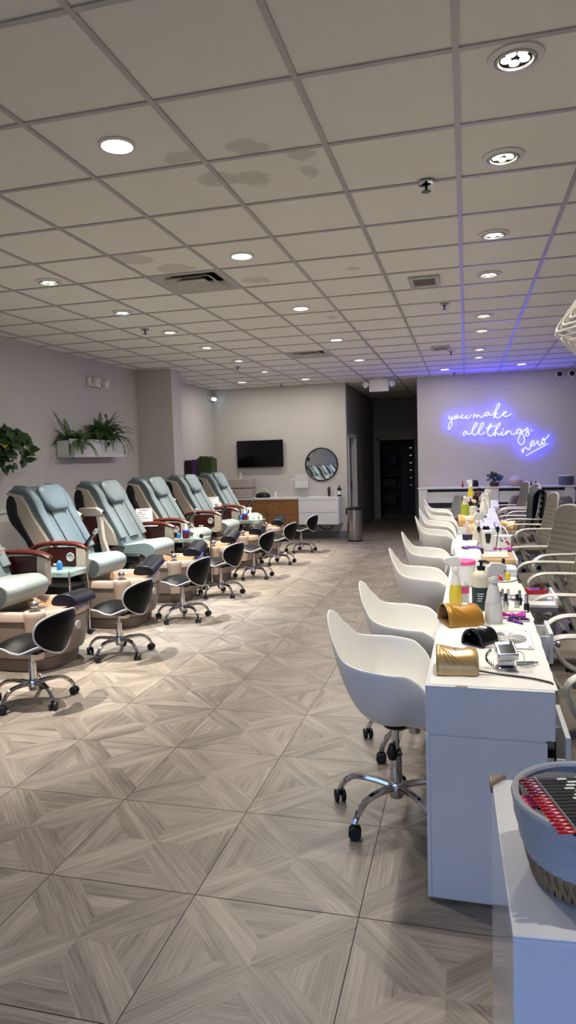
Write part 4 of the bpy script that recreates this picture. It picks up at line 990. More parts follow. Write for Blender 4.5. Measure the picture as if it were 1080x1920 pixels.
nd = thing('nail_drill', 'silver electric nail drill box tilted on its chrome stand', 'nail drill', (.135, 2.62, Z1), 10); nd.scale = (.82, .82, .82)
M().lathe([(0, 0), (.045, 0), (.046, .006), (.042, .010), (0, .010)], n=28).build('stand_base', 'chrome', nd)
M().box(-.036, .036, -.02, .03, .010, .062).build('stand_body', 'silver', nd, bevel=.008)
b = M().at((0, 0, .062), ry=-2, rx=22).box(-.045, .045, -.05, .05, .0, .036).build('control_box', 'silver', nd, bevel=.006)
M().at((0, 0, .062), ry=-2, rx=22).box(-.034, .034, -.04, .025, .036, .0375).build('display', 'dark_mirror', b)
M().at((0, 0, .062), ry=-2, rx=22).cyl((.028, .038, .036), (.028, .038, .044), .007, n=12).build('dial', 'chrome', b)
co = []
for i in range(110):
    s = i / 109; a = s * 2 * PI * 11
    co.append((-.055 - .03 * math.sin(s * PI), -.01 + .05 * s + .008 * math.cos(a), .012 + .06 * s + .008 * math.sin(a)))
M().tube(co, .002, 5).build('coiled_cord', 'black_plastic', nd)
M().tube(cr([(.045, .03, .07), (.08, .02, .06), (.085, -.01, .015), (.12, .03, .004), (.135, .02, .004), (.10, .0, .004), (.06, .01, .004)], 6), .0022, 5).build('white_cord', 'cable_white', nd)
hp = M().cyl((.055, .04, .009), (.135, .045, .009), .008, n=12).cyl((.135, .045, .009), (.155, .046, .009), .005, n=10)
hp.build('handpiece', 'silver', nd)
spray_bottle('spray bottle half full of yellow liquid behind the second gold lamp', (-.062, 3.71, Z1), 190, .26, .034, 'milky', 'milky', 'yellow_liquid', .62)
spray_bottle('tall milky white spray bottle standing between the gold lamp and purple clips', (.118, 3.34, Z1), 20, .285, .042, 'milky', 'milky', tag_band='paper')
t = pump_bottle('lotion_bottle', 'big pump bottle with dark teal label and black pump', 'pump bottle', (.068, 3.62, Z1), .255, .046, 'cream', 'black_plastic', ('teal_label', .005, .46), neck=.36)
for k in range(4): M().box(-.02, .012 - .004 * k, -.0475, -.0470, .085 - .012 * k, .089 - .012 * k).build('text_line', 'paper', t)
t = thing('gel_jar', 'white jar with hot pink band and grey domed lid', 'jar', (-.028, 3.77, Z1)); M().lathe([(0, 0), (.036, 0), (.038, .004), (.038, .055), (0, .055)], n=24).build('jar', 'white_plastic', t); M().lathe([(.0385, .055), (.0385, .085), (0, .085)], n=24).build('pink_band', 'pink', t); M().lathe([(.034, .086), (.034, .095), (.022, .108), (0, .112)], n=24).build('lid', 'grey_ring', t)
t = thing('cotton_canister', 'tall white canister with hot pink lid behind the banded jar', 'canister', (-.018, 4.30, Z1)); M().lathe([(0, 0), (.062, 0), (.066, .006), (.066, .13), (0, .13)], n=28).build('canister', 'white_plastic', t, bevel=.004); M().lathe([(.068, .128), (.068, .148), (.06, .153), (0, .154)], n=28).build('lid', 'pink', t)
nail_lamp('rounded white nail lamp behind the pink-lidded canister', (-.09, 5.08, Z1), 4, 'white_plastic', w=.24, h=.12, L=.19, grp='white nail lamps')
nail_lamp('white nail lamp with its dark opening showing, next to the purple box', (-.10, 5.68, Z1), -12, 'white_plastic', w=.25, h=.115, L=.2, grp='white nail lamps')
for k, (x, y, cap, body, h, l) in enumerate([(.160, 3.66, 'black_plastic', 'clear', .085, 'clear nail polish with black cap beside the milky spray bottle'), (.188, 3.62, 'black_plastic', 'silver', .085, 'silver nail polish with black cap in front of the pair'), (.176, 3.72, 'grey_ring', 'clear', .09, 'clear bottle with grey cap behind two black-capped polishes'), (.205, 3.73, 'paper', 'clear', .09, 'clear bottle with white cap behind the silver polish'),
        (.246, 3.68, 'black_plastic', 'silver', .07, 'short silver bottle with broad black cap'), (.262, 3.74, 'silver', 'black_plastic', .08, 'black bottle with silver cap, leaning group'), (.284, 3.58, 'silver', 'black_plastic', .085, 'black bottle with tall silver cap at the desk edge'), (.290, 3.66, 'black_plastic', 'clear', .075, 'clear bottle with black cap at the desk edge, behind the silver-capped one')]):
    polish(l, (x, y, Z1), cap, body, h, .0135)
for k, (x, y, cap, body, h, l) in enumerate([(.186, 4.54, 'leaf', 'pink', .085, 'pink nail polish with green cap on the second desk'), (.225, 4.60, 'black_plastic', 'silver', .12, 'tall silver tube bottle with long black cap on the second desk'), (.246, 4.50, 'clear', 'yellow_liquid', .085, 'small bottle of yellow oil on the second desk'), (.205, 4.47, 'clear', 'red_box', .05, 'low red bottle beside the green-capped polish')]):
    polish(l, (x, y, Z1), cap, body, h, .016)
# magenta bow clip, purple clippers, beige stick, towels
m = M(); fn = lambda s: (lambda u, v: (s * (.012 + .05 * u), (v - .5) * (.02 + .045 * u), .012 + .02 * math.sin(PI * v) * (.3 + u)))
m.grid(fn(1), 7, 9).grid(fn(-1), 7, 9).lathe([(0, 0.004), (.012, .006), (.014, .02), (0, .028)], n=12)
tag(m.build('bow_rest', 'magenta', solid=.003, loc=(.205, 3.43, Z1)), 'magenta bow-shaped finger rest beside the milky spray bottle', 'finger rest')
m2 = M().grid(fn(1.5), 7, 9).grid(fn(-1.5), 7, 9).lathe([(0, 0.004), (.012, .006), (.014, .02), (0, .028)], n=12)
tag(m2.build('bow_rest', 'magenta', solid=.003, loc=(.262, 5.84, Z1)), 'magenta bow-shaped finger rest beside the brush holder', 'finger rest')
for k, (x, y, rz, l) in enumerate(((.215, 3.345, -50, 'light purple hair clip lying below the magenta finger rest'), (.235, 3.37, 8, 'dark purple hair clip lying across the lighter one'))):
    c = thing('hair_clip', l, 'hair clip', (x, y, Z1 + .006 * k), rz)
    M().prism([(-.05, .0), (-.045, .008), (.03, .005), (.05, .0)], -.009, .009).build('lower_jaw', 'purple' if k == 0 else 'purple_dark', c, bevel=.002); M().prism([(-.052, .014), (-.03, .02), (.03, .009), (.05, .006), (.03, .005), (-.03, .012)], -.008, .008).build('upper_jaw', 'purple' if k == 0 else 'purple_dark', c, bevel=.002)
    M().cyl((0, -.009, .009), (0, .009, .009), .004, n=8).build('spring', 'steel', c)
tag(M().cyl((0, 0, .012), (.12, .02, .012), .006, .004, 10).build('file_handle', 'cream', loc=(.165, 3.525, Z1)), 'beige handled tool lying behind the magenta finger rest', 'tool')
def soft_sheet(name, label, cat, x0, x1, y0, y1, z, m, th=.006, rz=0):
    rr = random.Random(len(label)); ph = [rr.uniform(0, 6) for _ in range(4)]
    g = M().grid(lambda u, v: (x0 + (x1 - x0) * u, y0 + (y1 - y0) * v, z + th * .5 + .003 + .003 * math.sin(u * 7 + ph[0]) * math.sin(v * 6 + ph[1])), 12, 12)
    return tag(g.build(name, m, solid=th, off=-1, sub=1), label, cat)
soft_sheet('paper_towel', 'cream paper towel spread beyond the nail polish bottles', 'paper towel', .13, .32, 3.98, 4.36, Z1, 'paper_cream')
tag(M().sphere((0, 0, .018), .018, 14, 8).build('cotton_ball', 'paper', loc=(.125, 3.93, Z1)), 'small pale blue-white ball beside the paper towel', 'ball')
t = thing('metal_tray', 'small metal tray of crumpled foils on the second desk', 'tray', (.22, 3.87, Z1)); M().box(-.05, .07, -.04, .04, 0, .004).build('tray', 'silver', t, bevel=.002)
for k in range(6): M().sphere((-.03 + .017 * k, .01 * (-1) ** k, .009), .010, 7, 5, sz=.5).build('foil', 'chrome', t)
# red carton on the pulled-out tray beside the second desk
rt = thing('pullout_tray', 'white pull-out tray at the side of the second desk holding the red carton', 'tray', (.315, 4.25, .66)); M().box(0, .20, 0, .34, 0, .018).box(.185, .20, 0, .34, .018, .06).build('tray', 'white_lam', rt, bevel=.002); M().box(-.0, .2, .02, .05, -.03, 0).build('runner', 'steel', rt); M().box(0, .2, .29, .32, -.03, 0).build('runner', 'steel', rt)
rc = thing('carton', 'red and white carton with a black top window beside the second desk', 'carton', (.405, 4.42, .679), 12); M().box(-.055, .055, -.045, .045, 0, .035).build('lower_half', 'paper', rc); M().box(-.056, .056, -.046, .046, .035, .062).build('lid', 'red_box', rc, bevel=.001); M().box(-.035, .03, -.03, .03, .0621, .0628).build('window_patch', 'black_plastic', rc)
tag(M().lathe([(0, 0), (.012, 0), (.011, .04), (0, .042)], n=14).build('polish_cap', 'terracotta', loc=(.436, 4.40, .7421)), 'pinkish nail polish cap standing on the red carton', 'cap')  # only a loose polish cap, no bottle under it
bxw = thing('flat_box', 'flat white box beside the small polish bottles on the second desk', 'box', (.20, 4.72, Z1)); M().box(-.06, .11, -.09, .09, 0, .03).build('body', 'white_lam', bxw, bevel=.002); M().box(-.062, .112, -.092, .092, .0301, .045).build('lid', 'white_lam', bxw, bevel=.002)
tag(M().tube(cr([(.12, 4.42, Z1 + .004), (.19, 4.38, Z1 + .004), (.26, 4.40, Z1 + .004), (.315, 4.45, Z1 + .004), (.323, 4.38, Z1 - .05), (.325, 4.40, .2)], 6), .003, 5).build('power_cord', 'cable_black'), 'thin black cord running over the edge of the second desk', 'cord')
# wooden tray with paper, purple tissue box, brush holder ...
t = thing('wooden_tray', 'tan wooden tray with a raised white side on the third desk', 'tray', (.065, 5.14, Z1)); M().box(0, .27, 0, .42, 0, .03).build('base', 'tan_wood', t, bevel=.002); M().box(.27, .285, -.06, .42, 0, .04).build('side_rail', 'white_lam', t, bevel=.003)
soft_sheet('paper_sheet', 'cream paper sheet lying on the wooden tray', 'paper', .075, .30, 5.25, 5.54, Z1 + .031, 'paper_cream', .003)
t = thing('tissue_box', 'purple patterned tissue box beside the white nail lamps', 'tissue box', (.04, 5.47, Z1), 20); M().box(-.055, .055, -.09, .09, 0, .075).build('box', 'purple_dark', t, bevel=.002); M().box(-.056, .056, -.091, .091, .0755, .078).build('top_panel', 'purple', t); M().prism([(-.02, .078), (.02, .078), (.028, .092), (-.01, .1), (-.03, .09)], -.02, .04).build('tissue', 'paper', t, bevel=.004)
t = thing('brush_holder', 'clear acrylic stand with a white device with black oval display', 'device stand', (.165, 5.80, Z1)); M().box(-.055, .055, -.04, .05, 0, .008).build('base', 'clear', t, bevel=.002)
M().prism([(-.042, .008), (.042, .008), (.046, .165), (.04, .175), (-.04, .175), (-.046, .165)], -.02, .03).build('body', 'white_plastic', t, bevel=.006); M().prism([(-.014, .07), (.014, .07), (.024, .14), (.02, .15), (-.02, .15), (-.024, .14)], -.0225, -.0195).build('display', 'tv_black', t, bevel=.003)
for k, (x, y) in enumerate(((-.055, .03), (-.02, .055), (.0, .06), (.0, .055), (.06, .035))[:5]):
    p = thing('makeup_brush', ['black dusting brush leaning behind the white device, on its outer end', 'black dusting brush second along behind the white device', 'black dusting brush upright in the middle behind the white device', 'black dusting brush fourth along behind the white device', 'black dusting brush at the chair-side end behind the white device'][k], 'brush', (.165 + x, 5.80 + y, Z1), 0, 'dusting brushes')
    M().cyl((0, 0, 0), (x * .3, 0, .15), .005, n=8).build('handle', 'arm_wood' if k % 2 else 'silver', p); M().lathe([(.005, .15), (.012, .165), (.016, .185), (.011, .2), (0, .206)], c=(x * .3, 0, 0), n=14).build('bristles', 'black_plastic', p)
t = thing('floral_box', 'white box with printed flowers at the chair side of the third desk', 'box', (.30, 6.1, Z1), -15); M().box(-.075, .075, -.06, .06, 0, .10).build('box', 'paper', t, bevel=.002)
for k, (x, z, mt) in enumerate(((.0, .06, 'blue_label'), (.04, .05, 'red_box'), (.055, .035, 'red_box'), (-.01, .08, 'nail_teal'), (.03, .08, 'pink'))): M().cyl((x, -.0605, z), (x, -.0612, z), .011, n=8).build('flower_print', mt, t)
spray_bottle('pale yellowish spray bottle in front of the taller desk', (.085, 6.05, Z1), 15, .30, .045, 'milky', 'milky', 'cream', .8)
t = pump_bottle('labelled_bottle', 'clear bottle with black and white label before the taller desk', 'bottle', (.005, 6.35, Z1), .22, .045, 'clear', 'milky', ('purple_dark', .12, .36))
t = thing('gold_ball_lamp', 'gold rounded nail lamp standing on end in front of the taller desk', 'nail lamp', (.055, 6.62, Z1)); M().lathe([(0, 0), (.06, .01), (.07, .06), (.06, .12), (.03, .15), (0, .155)], n=24).build('body', 'gold_pale', t); M().cyl((0, -.065, .07), (0, -.072, .07), .02).build('button', 'paper', t)
lp = thing('desk_lamp', 'slim grey lamp arm leaning off the chair side of the third desk', 'lamp', (.30, 6.75, Z1)); M().tube(cr([(0, 0, 0), (-.05, .02, .14), (.03, -.25, .12), (.06, -.42, .06)], 5), .007, 6).build('arm', 'steel', lp); M().lathe([(0, 0), (.03, 0), (.03, .012), (0, .014)], n=16).build('base', 'steel', lp); M().box(.04, .08, -.52, -.40, .045, .06).build('lamp_head', 'steel', lp, bevel=.004)
# taller desks
Z2, Z3 = .8452, .8502
nail_lamp('pale gold nail lamp on the edge of the taller desk, opening towards the white chairs', (-.09, 7.28, Z2), 5, 'gold_pale', w=.2, h=.115, L=.2, grp='gold nail lamps')
spray_bottle('rectangular-looking spray bottle full of lime yellow liquid on the taller desk', (-.02, 8.1, Z2), 100, .26, .05, 'milky', 'milky', 'lime_liquid', .95, taper=.8)
for x, y, l, bd, h, r in ((.075, 8.5, 'pale cream bottle beside the lime bottle on the taller desk', 'cream', .15, .05), (.045, 8.75, 'dark round-topped bottle behind the cream one', 'black_plastic', .2, .03), (.125, 8.85, 'black and white labelled bottle on the taller desk', 'black_plastic', .15, .045)):
    pump_bottle('pump_bottle', l, 'bottle', (x, y, Z2), h, r, bd, 'black_plastic', ('paper', .3, .45))
spray_bottle('clear-topped white spray bottle at the chair side of the taller desk', (.2, 8.8, Z2), 10, .25, .05, 'milky', 'milky')
ct = thing('cactus_ornament', 'small green cactus ornament on a clear block on the taller desk', 'ornament', (.165, 8.05, Z2)); M().box(-.08, .1, -.06, .06, 0, .012).build('block', 'clear', ct, bevel=.002)
cm = M()
for x, h in ((-.025, .05), (.0, .07), (.025, .055), (.045, .035)): cm.cyl((x, 0, .012), (x, 0, h), .008).sphere((x, 0, h), .008, 8, 6)
cm.build('cactus', 'leaf', ct)
for y, l, x in ((9.5, 'pale gold nail lamp at the front of the far desk', -.05), (10.1, 'grey and gold nail lamp behind the first one on the far desk', -.06)):
    nail_lamp(l, (x, y, Z3), 20, 'gold_pale' if y < 10 else 'grey_ring', w=.2, h=.13, L=.18, grp='gold nail lamps')
spray_bottle('yellow spray bottle standing tallest on the far desk', (.06, 10.9, Z3), 170, .34, .055, 'milky', 'white_plastic', 'yellow_liquid', .9, taper=.5)
for x, y, l, h, bd in ((.12, 10.0, 'silver-capped dark bottle on the far desk', .2, 'black_plastic'), (.2, 9.75, 'clear bottle with dark pump on the far desk', .2, 'clear'), (.17, 10.45, 'brown pump bottle between clear ones on the far desk', .24, 'terracotta')): pump_bottle('pump_bottle', l, 'bottle', (x, y, Z3), h, .04, bd, 'black_plastic')
spray_bottle('milky spray bottle with broad head on the far desk', (.26, 9.6, Z3), 20, .26, .055, 'milky', 'milky')
for k, y in enumerate((9.6, 10.05, 10.5)): box_thing('white_case', ['first low white case on the chair side of the far desk', 'second low white case on the chair side of the far desk', 'third low white case on the chair side of the far desk'][k], 'case', .335, .42 + .012 * k, y, y + .33, Z3, Z3 + .03, 'white_lam', .003, 'low white cases')
# trolley by the chairs with gold lamp
tr = thing('trolley', 'low white trolley between the desk and the grey task chairs', 'trolley', (.5, 9.05, 0))
for z in (.15, .40, .60): M().box(-.12, .14, -.2, .2, z, z + .02).build('shelf', 'white_lam', tr, bevel=.003)
for x in (-.11, .13):
    for y in (-.19, .19): 
        M().cyl((x, y, .05), (x, y, .66), .009, n=8).build('post', 'chrome', tr); M().sphere((x, y, .025), .025, 10, 6).build('caster', 'black_rubber', tr)
nail_lamp('gold nail lamp tilted on the white trolley beside the desks', (.42, 9.02, .621), -25, 'gold_pale', 'dark_mirror', w=.2, h=.12, L=.2, grp='gold nail lamps')
# ------------------------------------------------------------------ glass carts between the pedicure chairs
def cart(y, label, x=-3.36):
    t = thing('glass_cart', label, 'cart', (x, y, 0), 0, 'glass-topped pedicure carts')
    M().box(-.2, .2, -.16, .16, .625, .635).build('glass_top', 'glass', t, bevel=.002)
    M().box(-.19, .19, -.15, .15, .585, .592).build('glass_shelf', 'glass', t)
    M().box(-.17, .17, -.14, .14, .18, .50).build('drawer_box', 'black_plastic', t, bevel=.006)
    M().box(.17, .176, -.12, .12, .36, .48).build('drawer', 'black_leather', t, bevel=.004); M().box(.176, .19, -.02, .02, .42, .435).build('handle', 'chrome', t, bevel=.003)
    for sx in (-.19, .19):
        for sy in (-.15, .15):
            M().cyl((sx, sy, .05), (sx, sy, .64), .009, n=10).build('leg', 'chrome', t); M().cyl((sx, sy - .012, .025), (sx, sy + .012, .025), .025, n=12).build('caster', 'black_rubber', t)
    return t
for y, l in ((5.53, 'glass-topped cart between the first two pedicure chairs in view'), (8.06, 'glass-topped cart with a red disinfectant jar among the pedicure chairs'), (10.54, 'glass-topped cart crowded with bottles near the back')): cart(y, l, -3.36 if y > 6 else -3.62)
zc = .6355
def barbicide(x, y, l):
    t = thing('disinfectant_jar', l, 'jar', (x, y, zc)); M().lathe([(0, 0), (.045, 0), (.045, .07), (0, .07)], n=20).build('jar', 'barbicide', t); M().lathe([(.047, .07), (.047, .10), (.03, .11), (0, .11)], n=20).build('lid', 'blue_cap', t); M().lathe([(.018, .11), (.012, .16), (.006, .19), (0, .19)], n=12).build('nozzle', 'paper', t)
barbicide(-3.40, 7.97, 'red disinfectant jar with blue lid on the middle glass cart'); barbicide(-3.44, 10.46, 'red disinfectant jar with blue lid on the cart near the back')
spray_bottle('white spray bottle beside the jar on the cart near the back', (-3.36, 10.50, zc), 200, .20, .03, 'paper', 'white_plastic')
for k, (x, y, h, mt, l) in enumerate(((-3.29, 7.99, .06, 'white_plastic', 'short white jar beside the red disinfectant jar'), (-3.22, 8.02, .05, 'black_plastic', 'black round jar at the front of the middle glass cart'), (-3.27, 8.11, .07, 'paper', 'white bottle at the back of the middle glass cart'), (-3.5, 7.97, .07, 'blue_label', 'small blue can at the wall side of the middle glass cart'), (-3.26, 10.50, .09, 'paper', 'white bottle in the middle of the cart near the back'), (-3.20, 10.56, .06, 'white_plastic', 'low white jar at the front of the cart near the back'), (-3.52, 10.5, .07, 'blue_label', 'blue tube on the wall side of the cart near the back'))):
    tag(M().lathe([(0, 0), (.025, 0), (.026, h * .75), (.014, h * .85), (.014, h), (0, h)], n=14).build('product_bottle', mt, loc=(x, y, zc)), l, 'bottle')
for k, (x, y, l) in enumerate(((-3.6, 5.5, 'blue tube on the glass cart at the front'),)): tag(M().lathe([(0, 0), (.025, 0), (.026, .06), (.014, .08), (0, .09)], n=14).build('product_bottle', 'blue_label', loc=(x, y, zc)), l, 'bottle')
# side tables with notices
def stand(y, l1, l2, x=-4.0):
    t = thing('side_table', l1, 'side table', (x, y, 0), 0, 'small side tables between the chairs'); M().box(-.13, .13, -.11, .11, .76, .78).build('table_top', 'white_lam', t, bevel=.003); M().cyl((0, 0, .02), (0, 0, .76), .02).build('leg', 'steel', t); M().lathe([(0, 0), (.12, 0), (.12, .012), (0, .02)], n=20).build('base', 'steel', t)
    n = thing('notice', l2, 'notice', (x, y, .781), 42); M().at(ry=0, rx=-8).box(-.11, .11, -.003, .003, .004, .23).build('acrylic_holder', 'clear', n, bevel=.001)
    M().at(rx=-8).box(-.105, .105, -.0045, -.0035, .01, .225).build('sheet', 'paper', n)
    m = M().at(rx=-8)
    for k, (a, b) in enumerate(((-.06, .06), (-.08, -.02), (-.08, .02), (-.08, .0), (-.08, .05), (-.08, -.01), (-.08, .06))): m.box(a, b, -.0052, -.0046, .20 - .026 * k, .208 - .026 * k)
    m.build('printed_lines', 'ink', n)
    M().box(-.1, .1, -.05, .05, 0, .004).build('foot', 'clear', n)
stand(8.06, 'small white side table carrying a notice before the green-blue chair', 'white printed notice standing between the pedicure chairs at the middle'); stand(10.54, 'small white side table carrying a notice near the pillar', 'white printed notice standing behind a blue-labelled tub')
t = thing('wipes_tub', 'white tub with blue label in front of the notice near the pillar', 'tub', (-3.9, 10.50, .781)); M().lathe([(0, 0), (.05, 0), (.05, .11), (0, .11)], n=20).build('tub', 'paper', t); M().lathe([(.0505, .02), (.0505, .085)], n=20, caps=False).build('label_band', 'blue_label', t); M().lathe([(.053, .11), (.053, .13), (0, .132)], n=20).build('lid', 'white_plastic', t)

# paper liner on the near desk, worn chip, bits in the open drawers
ln = M(); L_ = []
for k in range(25):
    y = 2.39 + (3.86 - 2.39) * k / 24; L_.append((.282 + .0115 * (y - 2.375) + .006 + .0018 * math.sin(k * 2.7) + (.005 if k in (11, 17, 18) else 0), y))
ln.prism([(-.13 + .0115 * 0, 2.392), (-.113, 3.86)] + L_[::-1], .7803, .7811, 'z')
tag(ln.build('paper_liner', 'paper', smooth=0), 'white paper liner with a torn edge covering the near desk', 'paper')
tag(M().prism([(-.045, 2.3742), (.0, 2.3745), (-.012, 2.396), (-.022, 2.402), (-.034, 2.396)], .7803, .7808, 'z').build('edge_patch', 'corner_guard', smooth=0), 'tan worn patch at the front edge of the near desk', 'patch')
for k, (y, l) in enumerate(((3.00, 'crumpled white tissue at the front of the open desk drawer'), (3.08, 'crumpled white tissue at the back of the open desk drawer'))):
    tag(M().sphere((0, 0, .025), .035, 9, 6, sz=.7, sx=.8).build('tissue', 'paper_cream', loc=(.29, y + .29, .664)), l, 'tissue')
tag(M().lathe([(0, 0), (.022, 0), (.022, .13), (.014, .15), (.014, .19), (0, .19)], n=16).build('dark_bottle', 'navy_leather', loc=(.30, 2.70, .262)), 'dark blue bottle standing in the side drawer of the near desk', 'bottle')
tag(M().cyl((0, 0, .01), (.0, .12, .05), .012).build('pink_pen', 'nail_teal', loc=(.315, 2.58, .5)), 'pale blue tube on the side drawer of the near desk', 'tube') if 0 else None
# ================================================================== ceiling fixtures and light
ZL = ZC + .008
def area_light(name, loc, power, color, size, spread=180):
    l = bpy.data.lights.new(name, 'AREA'); l.shape = 'DISK'; l.size = size; l.energy = power; l.color = color; l.spread = R(spread)
    o = bpy.data.objects.new(name, l); COL.objects.link(o); o.location = loc; return o
def spot(name, loc, power, color, ang=95, blend=.6, r=.03, rot=(0, 0, 0)):
    l = bpy.data.lights.new(name, 'SPOT'); l.energy = power; l.color = color; l.spot_size = R(ang); l.spot_blend = blend; l.shadow_soft_size = r
    o = bpy.data.objects.new(name, l); COL.objects.link(o); o.location = loc; o.rotation_euler = rot; return o
WARM = (1, .925, .82); COOL = (.86, .94, 1.0); NEUT = (1, .95, .88)
P_FLAT, P_LEFT, P_DESK = 29, 600, 84
def flat(x, y, label, color=NEUT, p=1.0):
    t = thing('recessed_light', label, 'ceiling light', (x, y, ZL), 0, 'flat round ceiling lights')
    M().lathe([(.088, 0), (.088, -.006), (.074, -.010), (.070, -.004)], n=36, caps=False).build('trim_ring', 'white_trim', t, solid=.002)
    M().lathe([(0, -.0045), (.072, -.0045), (.072, -.003), (0, -.003)], n=36).build('lens', 'led_warm', t)
    area_light('lamp', (x, y, ZL - .012), P_FLAT * p, color, .14)
def gimbal(x, y, label, color=WARM, power=P_DESK, cool=False, ang=100):
    t = thing('gimbal_downlight', label, 'ceiling light', (x, y, ZL), 0, 'gimbal downlights')
    M().lathe([(.105, 0), (.104, -.007), (.080, -.011), (.078, -.004)], n=36, caps=False).build('trim_ring', 'white_trim', t, solid=.002)
    M().lathe([(.078, -.002), (.074, -.012), (.066, -.016), (.062, -.008)], n=36, caps=False).build('inner_ring', 'vent_paint', t, solid=.002)
    M().lathe([(0, -.003), (.066, -.003), (.066, -.001), (0, -.001)], n=30).build('reflector', 'dark_mirror', t)
    for k in range(5):
        a = 2 * PI * k / 5 + .4; M().lathe([(0, -.008), (.0185, -.007), (.019, -.003), (0, -.003)], n=14).build('led', 'led_cool' if cool else 'led_warm', t, loc=(.036 * math.cos(a), .036 * math.sin(a), 0))
    spot('lamp', (x, y, ZL - .03), power, color, ang, .75, .022)
N_ = ['first', 'second', 'third', 'fourth', 'fifth', 'sixth', 'seventh', 'eighth']
for i, y in enumerate((3.05, 4.907, 6.766, 8.697, 10.63)): flat(-1.57, y, N_[i] + ' round flat light in the middle row, counted from the front')
for i, y in enumerate((5.034, 6.267, 7.389, 8.544, 9.851, 11.232)):
    gimbal(-3.25, y, N_[i] + ' downlight in the row above the pedicure stools, counted from the front' + (', bluish' if i == 1 else ''), COOL if i == 1 else WARM, P_LEFT, i == 1, 64)
for i, y in enumerate((2.868, 3.764, 5.03, 6.1, 7.856, 8.775, 10.31, 11.13)): gimbal(.195, y, N_[i] + ' downlight in the row above the desks, counted from the front')
flat(-4.087, 12.54, 'flat round light above the alcove by the back wall', p=.4); flat(-2.877, 12.63, 'flat round light above the oak cabinet and vanity', p=.4)
flat(-.347, 12.43, 'flat round light above the doorway end of the ledge', p=.25); flat(.913, 12.33, 'flat round light above the neon sign', p=.25)
# unseen downlights: one added to brighten the counter, one continuing the stool row
gimbal(.95, 1.0, 'unseen downlight added to brighten the white counter with the swatch basket', WARM, 105, False, 60)
gimbal(-3.25, 3.75, 'downlight above the front pedicure stool, just outside the view', WARM, P_LEFT, False, 64)
# air diffusers
def diffuser(x, y, label):
    t = thing('air_diffuser', label, 'air vent', (x, y, ZL)); 
    def fr(b0, z0, b1, z1, nm):
        M().loft([[(b, b, z), (-b, b, z), (-b, -b, z), (b, -b, z)] for b, z in ((b0, z0), (b1, z1))], caps=False).build(nm, 'vent_paint', t, solid=.004, smooth=0)
    fr(.304, -.003, .262, -.003, 'face_frame'); fr(.262, -.003, .185, .045, 'louvre'); fr(.195, -.010, .115, .035, 'louvre'); fr(.125, -.014, .07, .02, 'louvre')
    M().box(-.074, .074, -.074, .074, .018, .022).build('centre_plate', 'vent_paint', t)
    M().box(-.30, .30, -.30, -.296, .004, .14).box(-.30, .30, .296, .30, .004, .14).box(-.30, -.296, -.296, .296, .004, .14).box(.296, .30, -.296, .296, .004, .14).box(-.3, .3, -.3, .3, .141, .145).build('duct', 'duct_dark', t, smooth=0)
diffuser(-2.16, 5.488, 'big square stepped air diffuser, the one nearer the front'.replace('nearer', 'closer to')); diffuser(-2.16, 9.758, 'square stepped air diffuser closer to the back wall')
def ret(x, y, label):
    t = thing('return_vent', label, 'air vent', (x, y, ZL)); m = M()
    m.box(-.13, .13, -.17, -.12, -.018, 0).box(-.13, .13, .12, .17, -.018, 0).box(-.13, -.09, -.12, .12, -.018, 0).box(.09, .13, -.12, .12, -.018, 0); m.build('frame', 'vent_paint', t, bevel=.004)
    M().box(-.09, .09, -.12, .12, -.004, -.001).build('duct_shadow', 'duct_dark', t)
    s = M()
    for k in range(9): s.at((0, -.105 + .026 * k, -.010), rx=35).box(-.09, .09, -.011, .011, -.001, .001)
    s.build('slats', 'vent_paint', t)
ret(-.332, 6.134, 'small slotted return vent beside the desk lights, closer to the front'); ret(-.332, 9.954, 'small slotted return vent beside the desk lights, closer to the back')
for k, (x, y, l) in enumerate(((-.198, 3.956, 'sprinkler head with recessed ring, frontmost on the ceiling'), (-.196, 7.12, 'sprinkler head beside the desk downlights, second from the front'), (-.196, 10.326, 'sprinkler head beside the desk downlights, third from the front'), (-.199, 12.95, 'sprinkler head just before the neon sign wall'), (-3.433, 7.133, 'sprinkler head above the pedicure chairs before the third downlight'), (-3.483, 10.47, 'sprinkler head above the pedicure chairs near the pillar'), (-3.5, 13.2, 'sprinkler head at the ceiling edge above the television'))):
    t = thing('sprinkler', l, 'sprinkler', (x, y, ZC), 0, 'ceiling sprinklers')
    M().lathe([(.045, .0), (.043, -.008), (.026, -.010), (.022, .004)], n=22, caps=False).build('escutcheon', 'chrome', t, solid=.002); M().lathe([(0, -.001), (.024, -.001), (.024, .002), (0, .002)], n=16).build('recess', 'duct_dark', t)
    M().cyl((0, 0, 0), (0, 0, -.045), .008, n=10).lathe([(0, -.046), (.024, -.046), (.026, -.05), (0, -.05)], n=16).build('head', 'dark_mirror', t)
# wire pendant near the front
pd = thing('wire_pendant', 'white wire cage pendant lamp hanging at the edge above the desks', 'pendant lamp', (.60, 2.62, 1.99))
def cage(r, hz_u, hz_d, rad, nm):
    V = [Vector((r * math.cos(PI + 2 * PI * k / 6), r * math.sin(PI + 2 * PI * k / 6), 0)) for k in range(6)]
    up, dn = Vector((0, 0, hz_u)), Vector((0, 0, -hz_d))
    m = M()
    for k in range(6):
        a, b = V[k], V[(k + 1) % 6]
        for apex in (up, dn):
            for s in (1.0, .86, .70, .52):
                c = (a + b + apex) / 3; T = [c + (p - c) * s for p in (a, b, apex)]
                pts = []
                for i in range(3):
                    p, q, w = T[i - 1], T[i], T[(i + 1) % 3]
                    for e in range(5):
                        t_ = e / 4; A = q + (p - q) * .10; B = q + (w - q) * .10; pts.append(A * (1 - t_) ** 2 + q * 2 * t_ * (1 - t_) + B * t_ * t_)
                m.tube(pts, rad, 6, True)
    m.build(nm, 'lamp_cage', pd)
cage(.30, .42, .32, .0042, 'wire_cage')
